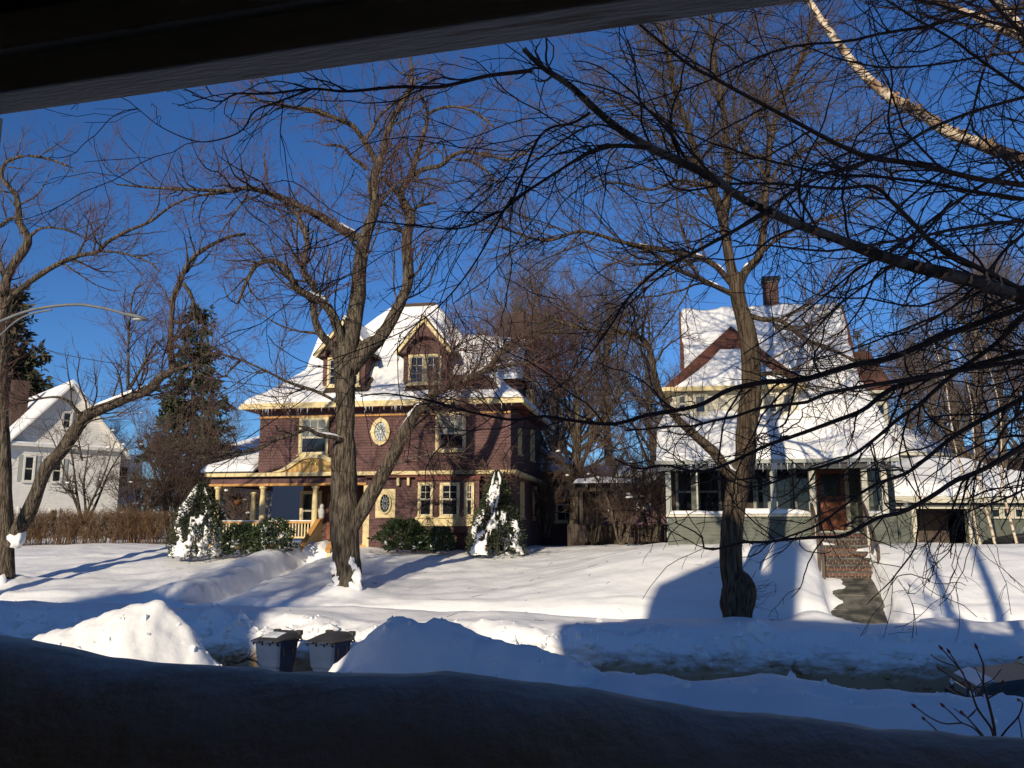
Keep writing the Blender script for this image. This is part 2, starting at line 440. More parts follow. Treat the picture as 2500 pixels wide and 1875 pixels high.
def far_height(X, Y):
    X = np.asarray(X, float); Y = np.asarray(Y, float)
    s, t = to_st(X, Y)
    wig = .22 * n2(s, t * .2, .35, 3, 4.0)
    tt = t + np.where(t < 24.8, wig, 0)
    zA = np.interp(tt, [19.2, 19.55, 19.8, 20.15, 20.7, 21.5, 22.4, 22.9, 23.2, 24.0, 24.4, 25.0, 27, 30, 33, 36, 45, 900],
                   [-3.4, -3.25, -2.75, -2.30, -2.04, -1.97, -1.98, -2.12, -2.40, -2.40, -2.05, -1.88, -1.66, -1.22, -.82, -.62, -.6, -.6])
    zB = np.interp(tt, [19.2, 19.55, 19.8, 20.15, 20.7, 21.5, 22.4, 22.9, 23.2, 24.0, 24.4, 25.0, 26.2, 27.4, 29, 33, 45, 900],
                   [-3.4, -3.25, -2.85, -2.40, -2.10, -2.02, -2.02, -2.14, -2.36, -2.36, -1.95, -1.66, -1.20, -.80, -.42, -.40, -.6, -.6])
    z = zA + (zB - zA) * sstep(-6.5, -1.0, s)
    z = z + .10 * sstep(-6, -14, s) * sstep(25, 28, t)
    # drifts, wind crust and the chunky face of the ploughed bank
    z = z + .06 * n2(X, Y, .45, 3, 1.0) + .025 * n2(X, Y, 1.7, 4, 2.0) + .03 * n2(X * .35, Y * 1.6, 1.0, 3, 7.0)
    bank = sstep(19.3, 19.8, t) * (1 - sstep(20.5, 21.0, t))
    z = z + bank * (.16 * n2(X, Y, 1.5, 4, 6.0) + .10 * np.abs(n2(X, Y, 3.3, 3, 8.0)) - .03)
    crest = sstep(20.2, 20.6, t) * (1 - sstep(21.6, 22.4, t))
    z = z + crest * .10 * n2(s, t * .3, .5, 2, 9.0)
    # shovelled path to the purple house, snow thrown up on its far bank
    d, sd = seg_dist(X, Y, PATH1)
    on = sstep(24.2, 25.2, t)
    z = z + on * (-.55 * (1 - sstep(.42, .75, d)) + .30 * np.exp(-((d - 1.3) / .85) ** 2) * np.where(sd > 0, .25, 1.0) * (1 + .35 * n2(X, Y, .8, 3, 3.37)) + .035 * n2(X, Y, 4.3, 3, 5.37) * np.exp(-((d - .9) / .7) ** 2))
    d, sd = seg_dist(X, Y, WALK2)
    z = z + (-.60 * (1 - sstep(.70, .90, d)) + .28 * np.exp(-((d - 1.5) / .55) ** 2) * np.where(sd > 0, .3, 1.0)) * sstep(21.8, 23.0, t) * (1 - sstep(29, 29.6, t))
    # heap the shovels left between the linden and the brick steps
    hx, hy = 7.35, 26.0
    z = z + .55 * np.exp(-(((X - hx) / .95) ** 2 + ((Y - hy) / 1.3) ** 2))
    for (tx, ty, r, h) in TRUNKS:
        dd = np.hypot(X - tx, Y - ty)
        z = z + h * np.exp(-np.maximum(dd - r, 0) / .35)
    return z

T1P = at(850, 1455, 27.3); T0P = at(16, 1440, 30.0); T3P = at(1802, 1512, 22.0)
TRUNKS += [(T1P[0] - .15, T1P[1] - .1, .40, .28), (T0P[0], T0P[1], .42, .30), (T3P[0], T3P[1], .40, .06)]

def axis(a, b, step, far, grow=1.18):
    x = list(np.arange(a, b, step)); d = step
    lo = [a]; hi = [x[-1]]
    while hi[-1] < far[1]: d *= grow; hi.append(hi[-1] + d)
    d = step
    if far[0] < a:
        while lo[-1] > far[0]: d *= grow; lo.append(lo[-1] - d)
    return np.array(lo[:0:-1] + x + hi[1:])
sA = axis(-26, 20, .13, (-600, 600)); tA = axis(19.1, 34.5, .11, (19.1, 900))
S_, T_ = np.meshgrid(sA, tA)
X_, Y_ = to_xy(S_, T_)
tag(grid_mesh('snow_ground', X_, Y_, far_height(X_, Y_), M['snow_bank']), 'snow covered yards across the street with a ploughed bank', kind='structure')

sA = axis(-24, 20, .2, (-600, 600)); tA = np.arange(9, 20.7, .12)
S_, T_ = np.meshgrid(sA, tA); X_, Y_ = to_xy(S_, T_)
rut = sum(np.exp(-((T_ - c + .06 * np.sin(S_ * .5 + c)) / .13) ** 2) for c in (14.6, 16.1, 17.3, 18.8))
Zr = -3.37 - .05 * rut + .03 * n2(X_, Y_, 1.3, 3, 31.) + .02 * np.abs(n2(X_, Y_, 5., 2, 32.)) + .06 * sstep(18.9, 19.4, T_) + .06 * (1 - sstep(13.3, 13.8, T_))
tag(grid_mesh('road', X_, Y_, Zr, M['road']), 'ploughed street with brown slush and wheel ruts', kind='structure')

def near_height(X, Y):
    s, t = to_st(X, Y)
    z = np.interp(t, [-40, 2, 5, 9.5, 10.6, 11.4, 12.1, 12.5, 12.8, 13.0], [-2.9, -2.75, -2.6, -2.45, -2.2, -1.98, -2.02, -2.4, -3.0, -3.5])
    z = z + .10 * n2(s, t, .4, 3, 11.) + .02 * n2(s, t, 2.0, 3, 12.)
    crest = sstep(9.5, 11, t)
    z = z + crest * (.22 * n2(s, t * .2, .35, 2, 14.) + .05 * n2(X, Y, 2.2, 3, 15.))
    # driveway mouth between the two heaps
    z = z - .95 * np.exp(-((s + 6.55) / .95) ** 2) * crest
    return z
sA = axis(-14, 12, .12, (-300, 300)); tA = np.r_[np.linspace(-120, 3, 30), np.arange(3.3, 13.05, .11)]
S_, T_ = np.meshgrid(sA, tA); X_, Y_ = to_xy(S_, T_)
tag(grid_mesh('snow_front_yard', X_, Y_, near_height(X_, Y_), M['snow_bank']), 'shaded snow of the near front yard with a low bank', kind='structure')

mound_pts = []
def mound(name, prof, Yc, depth, label, seed, skew=0.0):
    """heap whose crest runs through the photo points prof at distance Yc"""
    P = np.array([at(u, v, Yc) for u, v in prof])
    nx, ny = 110, 60
    xs = np.linspace(P[0, 0] - .3, P[-1, 0] + .3, nx)
    top = np.interp(xs, P[:, 0], P[:, 2])
    k = np.ones(9) / 9; top = np.convolve(np.pad(top, 4, 'edge'), k, 'valid')
    w = np.linspace(-1, 1, ny)
    X, Wd = np.meshgrid(xs, w)
    base = -3.4
    f = np.clip(1 - np.abs(Wd) ** 1.5, 0, 1)
    Z = base + (top - base)[None, :] * f
    Yy = Yc + Wd * depth * (.55 + .45 * ((top - base) / (top.max() - base)))[None, :] + skew * (Z - base)
    nz = .12 * n2(X, Yy, 1.1, 3, seed) + .07 * np.abs(n2(X, Yy, 3.1, 4, seed + 2)) + .03 * n2(X, Yy, 7.0, 2, seed + 5)
    Z = Z + nz * np.sqrt(f)
    o = grid_mesh(name, X, Yy, Z, M['snow_bank']); mound_pts.append(np.stack([X, Yy, Z], -1)[4:-4, 6:-6].reshape(-1, 3))
    return tag(o, label, 'snow pile', 'shovelled snow heaps along the near kerb')
mound('snow_mound', [(20, 1640), (80, 1580), (180, 1540), (260, 1514), (320, 1492), (372, 1484), (412, 1497), (455, 1550), (500, 1600), (545, 1650), (590, 1720)], 12.6, 1.9,
      'sunlit pointed snow heap to the left of the bins', 21., 0.0)
mound('snow_mound', [(690, 1720), (790, 1650), (860, 1582), (915, 1540), (960, 1527), (1010, 1526), (1060, 1533), (1110, 1540), (1180, 1558), (1260, 1584), (1350, 1612), (1430, 1642), (1600, 1700)], 11.9, 1.7,
      'broad shaded snow heap covering part of the second bin', 33.)

# clods broken out by the plough and the shovels, along the bank faces and round the heaps
rng = np.random.RandomState(77)
def clods(name, X, Y, Z, size, label):
    g = Geo()
    base, fq = blob(0, 0, 0, 1, 1, 1, 1.0, .0, 7, 5)
    n = len(X)
    for k in range(n):
        R = rng.uniform(.6, 1.5, 3) * size[k]
        V = base * R * (1 + .45 * rng.randn(len(base), 1) * .5)
        a = rng.rand() * 6.28; c, s_ = cos(a), sin(a)
        V = np.c_[V[:, 0] * c - V[:, 1] * s_, V[:, 0] * s_ + V[:, 1] * c, V[:, 2] * .8] + [X[k], Y[k], Z[k]]
        g.add(V, fq)
    return tag(g.build(name, M['snow_bank'], smooth=False), label, kind='stuff')
n = 1500
s_ = rng.uniform(-19, 15, n); t_ = 19.35 + np.abs(rng.randn(n)) * .55
cx_, cy_ = to_xy(s_, t_); cz_ = far_height(cx_, cy_)
clods('snow_clods', cx_, cy_, cz_ - .01, np.exp(rng.randn(n) * .55) * .045, 'broken snow clods along the far ploughed bank')
n = 500
s_ = rng.uniform(-12, 11, n); t_ = 11.6 + rng.randn(n) * .7
cx_, cy_ = to_xy(s_, t_); cz_ = near_height(cx_, cy_)
clods('snow_clods', cx_, cy_, cz_ - .005, np.exp(rng.randn(n) * .5) * .022, 'small snow clods on the near bank')

for P, lb in zip(mound_pts, ('snow clods on the sunlit heap', 'snow clods on the shaded heap')):
    P = P[rng.choice(len(P), 170)]
    clods('snow_clods', P[:, 0], P[:, 1], P[:, 2] - .012, np.exp(rng.randn(170) * .5) * .028, lb)

# ------------------------------------------------------------------ the house the picture is taken from: porch, body, roofs behind the camera
PR = radians(-14.5)
PF = Frame((0, 0), PR, -2.95)
hz = 2.95
own = PF.root('porch_house')
tag(own, 'dark open porch of the house in shade, painted header beam overhead', 'house')
lx = PF.x(7, 292, 1.66)
PX0, PX1 = lx - .62, 2.6
box('porch_floor', PX0, PX1, -1.05, 1.72, hz - 1.62, hz - 1.5, M['porch_floor'], own)
box('porch_ceiling', PX0, PX1, -1.05, 1.50, hz + 1.32, hz + 1.38, M['porch_dark'], own)
b = box('header_beam', PX0, PX1, 1.548, 1.644, hz + 1.0, hz + 1.42, M['porch_paint'], own, .006)
b['label'] = 'weathered white paint on the header beam'
prism('crown_moulding', [(PX0, hz + 1.20), (PX1, hz + 1.20), (PX1, hz + 1.318), (PX0, hz + 1.318)], 1.43, 1.546, M['porch_dark'], own)
boxes('bead_moulding', [(PX0, PX1, 1.515, 1.546, hz + 1.085, hz + 1.13)], M['porch_paint'], own)
prism('porch_roof', [(PX0 - .2, hz + 1.44), (PX1 + .2, hz + 1.44), (PX1 + .2, hz + 1.55), (PX0 - .2, hz + 1.55)], -1.05, 1.85, M['house_roof'], own)
boxes('porch_wall', [(PX0, PX1, 1.56, 1.68, hz - 1.5, hz - .62)], M['porch_dark'], own)
box('rail_cap', PX0, PX1, 1.50, 1.74, hz - .62, hz - .57, M['porch_dark'], own)
for px in (lx - .13, PX1 - .13):
    box('porch_post', px, px + .13, 1.535, 1.66, hz - .57, hz + 1.0, M['porch_paint'], own)
for px in (PX0 - .1, PX1):
    box('end_wall', px, px + .1, -1.05, 1.534, hz - 1.5, hz + 1.32, M['porch_dark'], own)  # unseen walls added at both ends to keep light off the drift
# body of the house
bx0, bx1, by0, by1 = -6.6, 2.2, -9.5, -1.05
box('house_wall', bx0, bx1, by0, by1, 0, hz + 5.4, M['house_siding'], own)
def hiproof(name, x0, x1, y0, y1, z0, h, m, par, ka=.5, kb=.68):
    w = (y1 - y0) / 2
    V = [(x0, y0, z0), (x1, y0, z0), (x1, y1, z0), (x0, y1, z0), (x0 + w * ka, (y0 + y1) / 2, z0 + h), (x1 - w * kb, (y0 + y1) / 2, z0 + h)]
    return mesh(name, V, [(0, 1, 5, 4), (1, 2, 5), (2, 3, 4, 5), (3, 0, 4), (3, 2, 1, 0)], m, par)
hiproof('house_roof', bx0 - .4, bx1 + .4, by0 - .4, by1 + .4, hz + 5.4, 2.1, M['house_roof'], own)
# tall cross gable and chimney
def gable(name, xc, w, y0, y1, z0, z1, z2, m, par):
    prism(name, [(xc - w / 2, z0), (xc + w / 2, z0), (xc + w / 2, z1), (xc, z2), (xc - w / 2, z1)], y0, y1, m, par)
gable('cross_gable', -4.3, 3.4, -6.5, -2.5, hz + 4.5, hz + 8.3, hz + 9.8, M['house_siding'], own)
box('chimney', -3.35, -2.55, -5.4, -4.6, hz + 6, hz + 11.3, M['brick'], own)

# neighbour's house to the left of it, out of the picture, whose shade lies on the left-hand lawns
nb = empty('neighbour_house', (-23.6, -4.0, -2.9), radians(-12))
tag(nb, 'tall neighbouring house outside the picture on the near side', 'house')
box('house_wall', -6.6, 6.6, -8, 0, 0, 10.4, M['house_siding'], nb)
prism('house_roof', [(-7.0, 10.3), (7.0, 10.3), (5.8, 12.25), (1.6, 12.4), (-.6, 13.1), (-2.6, 12.3), (-5.6, 12.1)], -8.3, .3, M['house_roof'], nb)

# snow heaped over the porch rail: close, dark, facing into the porch
prof = [(-400, 1535), (-150, 1545), (0, 1560), (150, 1572), (300, 1590), (560, 1630), (700, 1640), (850, 1646), (1100, 1652), (1300, 1655), (1400, 1668), (1480, 1690), (1560, 1712), (1700, 1732), (1850, 1745), (2000, 1757), (2250, 1773), (2500, 1787), (2800, 1800), (3300, 1815)]
NC = 1.70
pl = np.array([PF.p(u, v, NC) for u, v in prof])
xs = np.linspace(pl[0, 0], pl[-1, 0], 260)
crest = np.interp(xs, pl[:, 0], pl[:, 1])
k = np.ones(13) / 13; crest = np.convolve(np.pad(crest, 6, 'edge'), k, 'valid')
cs = np.array([(1.36, -.84), (1.37, -.62), (1.40, -.42), (1.44, -.28), (1.50, -.16), (1.56, -.075), (1.62, -.022), (1.70, 0.0), (1.78, -.03), (1.86, -.10), (1.93, -.22), (1.98, -.42), (2.0, -.75)])
cs = smooth_line(np.c_[cs, np.zeros(len(cs))], 44)
Xg = np.repeat(xs[None, :], len(cs), 0); Yg = np.repeat(cs[:, :1], len(xs), 1)
Zg = crest[None, :] + cs[:, 1:2]
wob = .012 * n2(Xg, Yg, 3.0, 3, 5.) + .003 * n2(Xg, Yg, 14., 2, 9.)
Zg = Zg + wob * np.clip(1 + cs[:, 1:2] * 1.2, 0, 1); Yg = Yg + .6 * wob
Wx = PF.O[0] + Xg * PF.ex[0] + Yg * PF.ey[0]; Wy = PF.O[1] + Xg * PF.ex[1] + Yg * PF.ey[1]
tag(grid_mesh('snow_drift', Wx, Wy, Zg + PF.zb, M['tinted_snow']), 'dark shaded snow drift piled on the porch rail in the foreground', kind='stuff')
# ------------------------------------------------------------------ building kit
def siding(name, par, x0, x1, z0, z1, h, m, loc=(0, 0, 0), rz=0.0, lip=.02, xf=None):
    """lapped courses facing -y of the local frame; xf(z) gives the ends of a course"""
    V, F = [], []
    n = max(1, int(round((z1 - z0) / h))); h = (z1 - z0) / n
    for i in range(n):
        a, b = z0 + i * h, z0 + (i + 1) * h
        xa = xf(a) if xf else (x0, x1); xb = xf(b) if xf else (x0, x1)
        k = len(V)
        V += [(xa[0], -lip, a), (xa[1], -lip, a), (xb[1], -.004, b), (xb[0], -.004, b), (xa[0], 0, a), (xa[1], 0, a)]
        F += [(k, k + 1, k + 2, k + 3), (k + 4, k + 5, k + 1, k)]
    return mesh(name, V, F, m, par, loc=loc, rz=rz)

def window(par, x, z, w, h, loc_y=0.0, rz=0.0, px=None, trim='cream', fw=.11, panes=((1, 1), (1, 1)), mats=('glass', 'glass'), sill=True, split=.5, sash='pale_trim', name='window'):
    """double-hung window centred at x, bottom z; frame > sash, panes, sill"""
    fr = boxes(name, [(-w / 2, -w / 2 + fw, -.09, 0, 0, h), (w / 2 - fw, w / 2, -.09, 0, 0, h), (-w / 2 + fw, w / 2 - fw, -.09, 0, h - fw, h), (-w / 2 + fw, w / 2 - fw, -.09, 0, 0, fw * .7)],
               M[trim], par, loc=px if px else (x, loc_y, z), rz=rz)
    a, b, c, d = -w / 2 + fw, w / 2 - fw, fw * .7, h - fw
    mid = c + (d - c) * split
    sw = .035
    sb = []
    spans = [(c, mid), (mid, d)] if panes[1] else [(c, d)]
    for (p, q), (nx, nz), mt, yy in zip(spans, panes, mats, (-.035, -.05)):
        sb += [(a, b, yy - .012, yy + .012, p, p + sw), (a, b, yy - .012, yy + .012, q - sw, q), (a, a + sw, yy - .012, yy + .012, p + sw, q - sw), (b - sw, b, yy - .012, yy + .012, p + sw, q - sw)]
        ia, ib, ip, iq = a + sw, b - sw, p + sw, q - sw
        for i in range(1, nx):
            xx = ia + (ib - ia) * i / nx; sb.append((xx - .011, xx + .011, yy - .01, yy + .01, ip, iq))
        for j in range(1, nz):
            zz = ip + (iq - ip) * j / nz; sb.append((ia, ib, yy - .009, yy + .009, zz - .011, zz + .011))
        for i in range(nx):
            for j in range(nz):
                box('pane', ia + (ib - ia) * i / nx, ia + (ib - ia) * (i + 1) / nx, yy - .003, yy + .003, ip + (iq - ip) * j / nz, ip + (iq - ip) * (j + 1) / nz, M[mt], fr)
    boxes('sash', sb, M[sash], fr)
    if sill: box('sill', -w / 2 - .05, w / 2 + .05, -.13, -.001, -.06, -.002, M[trim], fr)
    return fr

def oval_window(par, x, z, rx, rz_, y, glassm, ringw=.13, keys=True, plate=None, trim='cream'):
    n = 40
    V, F = [], []
    for (k, yy) in ((1, -.08), (0, -.08), (0, -.02), (1, 0)):
        for i in range(n):
            an = 2 * pi * i / n
            V.append(((rx + k * ringw) * cos(an), yy, (rz_ + k * ringw) * sin(an)))
    for r in range(4):
        for i in range(n):
            j = (i + 1) % n; q = (r + 1) % 4
            F.append((r * n + i, r * n + j, q * n + j, q * n + i))
    fr = mesh('oval_window', V, F, M[trim], par, loc=(x, y, z))
    mesh('pane', [(rx * cos(2 * pi * i / n), -.018, rz_ * sin(2 * pi * i / n)) for i in range(n)], [tuple(range(n))], M[glassm], fr)
    g = []
    for i in range(12):       # leaded bars, set out from the middle
        an = 2 * pi * i / 12
        g.append([(.25 * rx * cos(an), -.024, .25 * rz_ * sin(an)), (rx * .98 * cos(an), -.024, rz_ * .98 * sin(an))])
    G = Geo(); G.tubes(np.array(g), np.full((12, 2), .009), 4)
    an = np.linspace(0, 2 * pi, 25)
    for k in (.25, .62): G.tubes(np.stack([k * rx * np.cos(an), np.full(25, -.024), k * rz_ * np.sin(an)], -1)[None], np.full((1, 25), .008), 4)
    G.build('leading', M['iron'] if glassm != 'glass' else M['lead_glass'], fr)
    if keys:
        for an in (0, pi / 2, pi, -pi / 2):
            cx, cz = (rx + ringw * .55) * cos(an), (rz_ + ringw * .55) * sin(an)
            box('keystone', cx - (.09 if abs(cos(an)) > .5 else .045), cx + (.09 if abs(cos(an)) > .5 else .045), -.11, -.081, cz - (.045 if abs(cos(an)) > .5 else .09), cz + (.045 if abs(cos(an)) > .5 else .09), M['cream'], fr)
    if plate: pass
    return fr

def icicles(par, x0, x1, y, z, n, seed, lmin=.06, lmax=.42, rz=0, loc=(0, 0, 0)):
    rng = np.random.RandomState(seed)
    x = np.sort(x0 + (x1 - x0) * rng.rand(n)); l = lmin + (lmax - lmin) * rng.rand(n) ** 2.2 * (.4 + .6 * np.abs(np.sin(x * 2.3)))
    P = np.zeros((n, 4, 3)); P[:, :, 0] = x[:, None]; P[:, :, 1] = y + rng.randn(n)[:, None] * .015
    P[:, :, 2] = z - l[:, None] * np.array([0, .3, .7, 1.0])
    R = (.007 + .011 * l / lmax)[:, None] * np.array([1.2, .8, .4, .05])
    G = Geo(); G.tubes(P, R, 5)
    o = G.build('icicles', M['icicle'], par); o['kind'] = 'stuff'; o.location = loc; o.rotation_euler = (0, 0, rz)
    return o

def snow_over(name, par, fn, x0, x1, y0, y1, thick, step=.12, seed=1.0, mt='snow_roof'):
    """snow blanket lying on a roof surface z = fn(x, y); thick(x, y) <= 0 leaves it bare"""
    nx, ny = int((x1 - x0) / step) + 2, int((y1 - y0) / step) + 2
    X, Y = np.meshgrid(np.linspace(x0, x1, nx), np.linspace(y0, y1, ny))
    R = fn(X, Y); Th = thick(X, Y) + .03 * n2(X, Y, 1.3, 3, seed)
    keep = Th > .02
    e = np.minimum(np.minimum(X - x0, x1 - X), np.minimum(Y - y0, y1 - Y))
    Z = R + np.where(keep, Th, -.06) * np.clip(.25 + np.sqrt(np.clip(e, 0, None) / .35), 0, 1)
    o = grid_mesh(name, X, Y, Z, M[mt], par)
    # closed rim down to the roof
    ring = np.r_[np.arange(nx), np.arange(1, ny) * nx + nx - 1, (ny - 1) * nx + np.arange(nx - 2, -1, -1), np.arange(ny - 2, 0, -1) * nx]
    Vt = np.stack([X, Y, Z], -1).reshape(-1, 3)[ring]; Vb = Vt.copy(); Vb[:, 2] = R.reshape(-1)[ring] - .04
    n = len(ring); i = np.arange(n); j = (i + 1) % n
    F = np.stack([i, i + n, j + n, j], -1)
    e = fast_mesh('snow_edge', np.vstack([Vt, Vb]), F, M[mt], o)
    return o

def roof_surface(name, par, fn, x0, x1, y0, y1, m, step=.3, drop=.14):
    nx, ny = int((x1 - x0) / step) + 2, int((y1 - y0) / step) + 2
    X, Y = np.meshgrid(np.linspace(x0, x1, nx), np.linspace(y0, y1, ny))
    Z = fn(X, Y)
    o = grid_mesh(name, X, Y, Z, M[m], par, smooth=False)
    return o

# ------------------------------------------------------------------ purple shingled house
Pc = at(1245, 1150, 35.3)
F1 = Frame(Pc, radians(-10), -1.1)
W1 = -F1.x(630)
F1 = Frame(Pc[:2] - W1 * F1.ex, radians(-10), -1.1)
H1 = F1.root('purple_house')
tag(H1, 'purple shingled house with cream trim, snowy hip roof and corner porch', 'house')
z_belt = F1.z(1156, 1000); z_eave = F1.z(992, 1000, -.55); D1 = 8.5; RD = D1 + 1.1
xp = F1.x(897)
# walls
box('core_wall', .03, W1 - .03, .03, D1 - .03, z_belt, z_eave + .25, M['purple_plain'], H1)
boxes('core_wall', [(xp + .03, W1 - .03, .03, D1 - .03, 0, z_belt), (1.0, xp + .03, 2.45, D1 - .03, 0, z_belt)], M['purple_plain'], H1)
siding('front_shingles', H1, 0, W1, z_belt, z_eave, .115, M['purple'])
siding('front_shingles', H1, xp, W1, 0, z_belt, .115, M['purple'])
siding('side_shingles', H1, 0, D1, 0, z_eave, .115, M['purple'], loc=(W1, 0, 0), rz=pi / 2)
siding('porch_shingles', H1, 1.0, xp, .9, z_belt, .115, M['purple'], loc=(0, 2.45, 0))
box('corner_board', W1 - .05, W1 + .035, -.035, .05, 0, z_eave, M['purple_plain'], H1)
# frieze, mouldings, eave
zf = F1.z(1013, 1000)
box('frieze', -.02, W1 + .02, -.05, -.002, zf + .06, z_eave + .02, M['purple_plain'], H1)
box('orange_moulding', -.03, W1 + .03, -.09, -.002, zf - .02, zf + .058, M['orange'], H1)
ov = .55
boxes('soffit', [(-ov, W1 + ov, -ov, D1 + ov, z_eave + .021, z_eave + .07)], M['maroon'], H1)
boxes('gutter', [(-ov - .12, W1 + ov + .12, -ov - .12, -ov - .001, z_eave + .03, z_eave + .15), (-ov - .06, W1 + ov + .06, -ov - .06, -ov + .02, z_eave + .151, z_eave + .27),
                 (W1 + ov + .001, W1 + ov + .12, -ov, D1 + ov, z_eave + .03, z_eave + .15)], M['cream'], H1)
icicles(H1, -.2, W1 + .5, -ov - .09, z_eave + .04, 90, 3, .04, .34)
# hip roof with flared foot
zr0 = z_eave + .25
def roof1(x, y):
    d = np.minimum(np.minimum(x + ov, W1 + ov - x), np.minimum(y + ov, D1 + ov - y))
    d = np.clip(d, 0, None)
    return zr0 + np.interp(d, [0, .5, 1.0, 1.7, 2.6, RD / 2], [0, .30, .70, 1.42, 2.42, F1.z(752, 1040, RD / 2 - .6) - zr0])
roof_surface('roof', H1, roof1, -ov, W1 + ov, -ov, D1 + ov, 'roof_brown', .2)
rx = [F1.x(1001, 865, .6), F1.x(1080, 865, .6)]
xd2 = F1.x(1040, 860, .6); xd1 = F1.x(842, 880, .6)
def bare1(x, y):
    # snow has slid off below the dormers and shows dark shingle there
    b = np.zeros_like(x)
    for xc in (xd1, xd2):
        b = np.maximum(b, (1 - sstep(.75, 1.25, np.abs(x - xc - .2))) * (1 - sstep(.9, 1.2, y)) * sstep(-.15, .1, y))
    b = np.maximum(b, (1 - sstep(.5, 1.9, np.abs(x - xd2 - 2.0 + .5 * y))) * sstep(-.1, .15, y) * (1 - sstep(.8, 1.2, y)))
    return b
def thick1(x, y):
    r = n2(x, y, .9, 3, 4.)
    return .20 + .05 * r - .42 * bare1(x, y)
snow_over('roof_snow', H1, roof1, -ov, W1 + ov, -ov, D1 + ov, thick1, .09, 2.0)
box('ridge_cap', W1 / 2 - 1.05, W1 / 2 + 1.05, D1 / 2 - .1, D1 / 2 + .1, F1.z(752, 1040, RD / 2 - .6) + .12, F1.z(752, 1040, RD / 2 - .6) + .25, M['roof_brown'], H1)
chx = F1.x(1270, 780, 6.5)
box('chimney', chx - .24, chx + .24, 6.1, 6.7, z_eave + 1, F1.z(766, 1270, 6.5), M['brick_dark'], H1)

def dormer(par, xc, yf, w, zb, ze, zp, rake, F):
    d = box('dormer', xc - w / 2, xc + w / 2, yf, yf + 3.2, zb - .3, ze, M['purple_plain'], par)
    siding('shingles', d, xc - w / 2, xc + w / 2, zb, ze, .115, M['purple'], loc=(0, yf - .002, 0))
    siding('shingles', d, 0, 2.6, zb, ze, .115, M['purple'], loc=(xc + w / 2 + .002, yf, 0), rz=pi / 2)
    # gable wall, recessed behind a projecting gable with an arch cut in it
    prism('gable', [(xc - w / 2 - .1, ze), (xc + w / 2 + .1, ze), (xc, zp - .1)], yf + .02, yf + 3.0, M['purple'], d)
    r = w * .40; n = 14
    arch = [(xc + r * cos(a), ze - .14 + .62 * r * 1.5 * sin(a)) for a in np.linspace(0, pi, n)]
    sl = (zp - ze) / (rake)
    out = [(xc - rake + .05, ze - .10), *arch[::-1], (xc + rake - .05, ze - .10), (xc, zp - .06)]
    prism('arched_gable', out, yf - .30, yf - .02, M['purple'], d)
    # roof slopes, bargeboards
    for s in (-1, 1):
        a = (xc, zp); b = (xc + s * (rake + .04), ze - .14)
        nx_, nz_ = -(b[1] - a[1]), (b[0] - a[0]); ln = math.hypot(nx_, nz_); nx_, nz_ = nx_ / ln, nz_ / ln
        if nz_ < 0: nx_, nz_ = -nx_, -nz_
        q = lambda o: [(a[0] + nx_ * o * 0, a[1] + o / abs(nz_) * 1.0), (b[0] + nx_ * o, b[1] + nz_ * o)]
        lo, hi = q(0), q(.06)
        prism('roof_slope', [lo[0], lo[1], hi[1], hi[0]], yf - .40, yf + 3.4, M['roof_brown'], d)
        l2 = q(-.13)
        prism('bargeboard', [l2[0], l2[1], lo[1], lo[0]], yf - .43, yf - .32, M['cream'], d)
        s0, s1 = q(.065), q(.20)
        sn = [(s0[0][0] + s * .02, s0[0][1]), (s0[1][0] - s * .16, s0[1][1] + .12), (s1[1][0] - s * .22, s1[1][1] + .12), (s1[0][0] + s * .02, s1[0][1])]
        prism('roof_snow', sn, yf - .1, yf + 3.4, M['snow_roof'], d)
    return d
yf = .55
zb_d = F1.z(942, 1040, yf); ze_d = F1.z(856, 1040, yf); zp_d = F1.z(779, 1040, yf)
w_d = F1.x(1094, 900, yf) - F1.x(987, 900, yf)
for xc in (xd1, xd2):
    d = dormer(H1, xc, yf, w_d, zb_d, ze_d, zp_d, w_d / 2 + .25, F1)
    ww = F1.x(1041, 900, yf) - F1.x(1001, 900, yf); zh = F1.z(866, 1040, yf) - F1.z(937, 1040, yf)
    for k in (-1, 1):
        window(d, xc + k * (ww / 2 + .003), F1.z(937, 1040, yf), ww, zh, yf - .022, panes=((2, 3), None), mats=('glass',), fw=.09, sill=False)
    box('sill', xc - ww - .08, xc + ww + .08, yf - .16, yf - .003, F1.z(937, 1040, yf) - .08, F1.z(937, 1040, yf) - .002, M['cream'], d)
# side dormer on the left slope
sd = box('dormer', 1.0, 4.0, 2.9, 4.5, z_eave + .5, z_eave + 2.0, M['purple_plain'], H1)
zs = F1.z(826, 795, 3.7)
V = [(.75, 2.5, z_eave + 1.75), (4.2, 2.5, z_eave + 1.75), (4.2, 3.7, zs), (.95, 3.7, zs), (.75, 4.9, z_eave + 1.75), (4.2, 4.9, z_eave + 1.75)]
mesh('roof_slope', V, [(0, 1, 2, 3), (3, 2, 5, 4), (0, 3, 4)], M['roof_brown'], sd)
V2 = [(x, y + (-.02 if y < 3.7 else .02 if y > 3.7 else 0), z + .17) for x, y, z in V]
mesh('roof_snow', V2 + V, [(0, 1, 2, 3), (3, 2, 5, 4), (0, 3, 9, 6), (0, 6, 7, 1), (3, 4, 10, 9)], M['snow_roof'], sd)

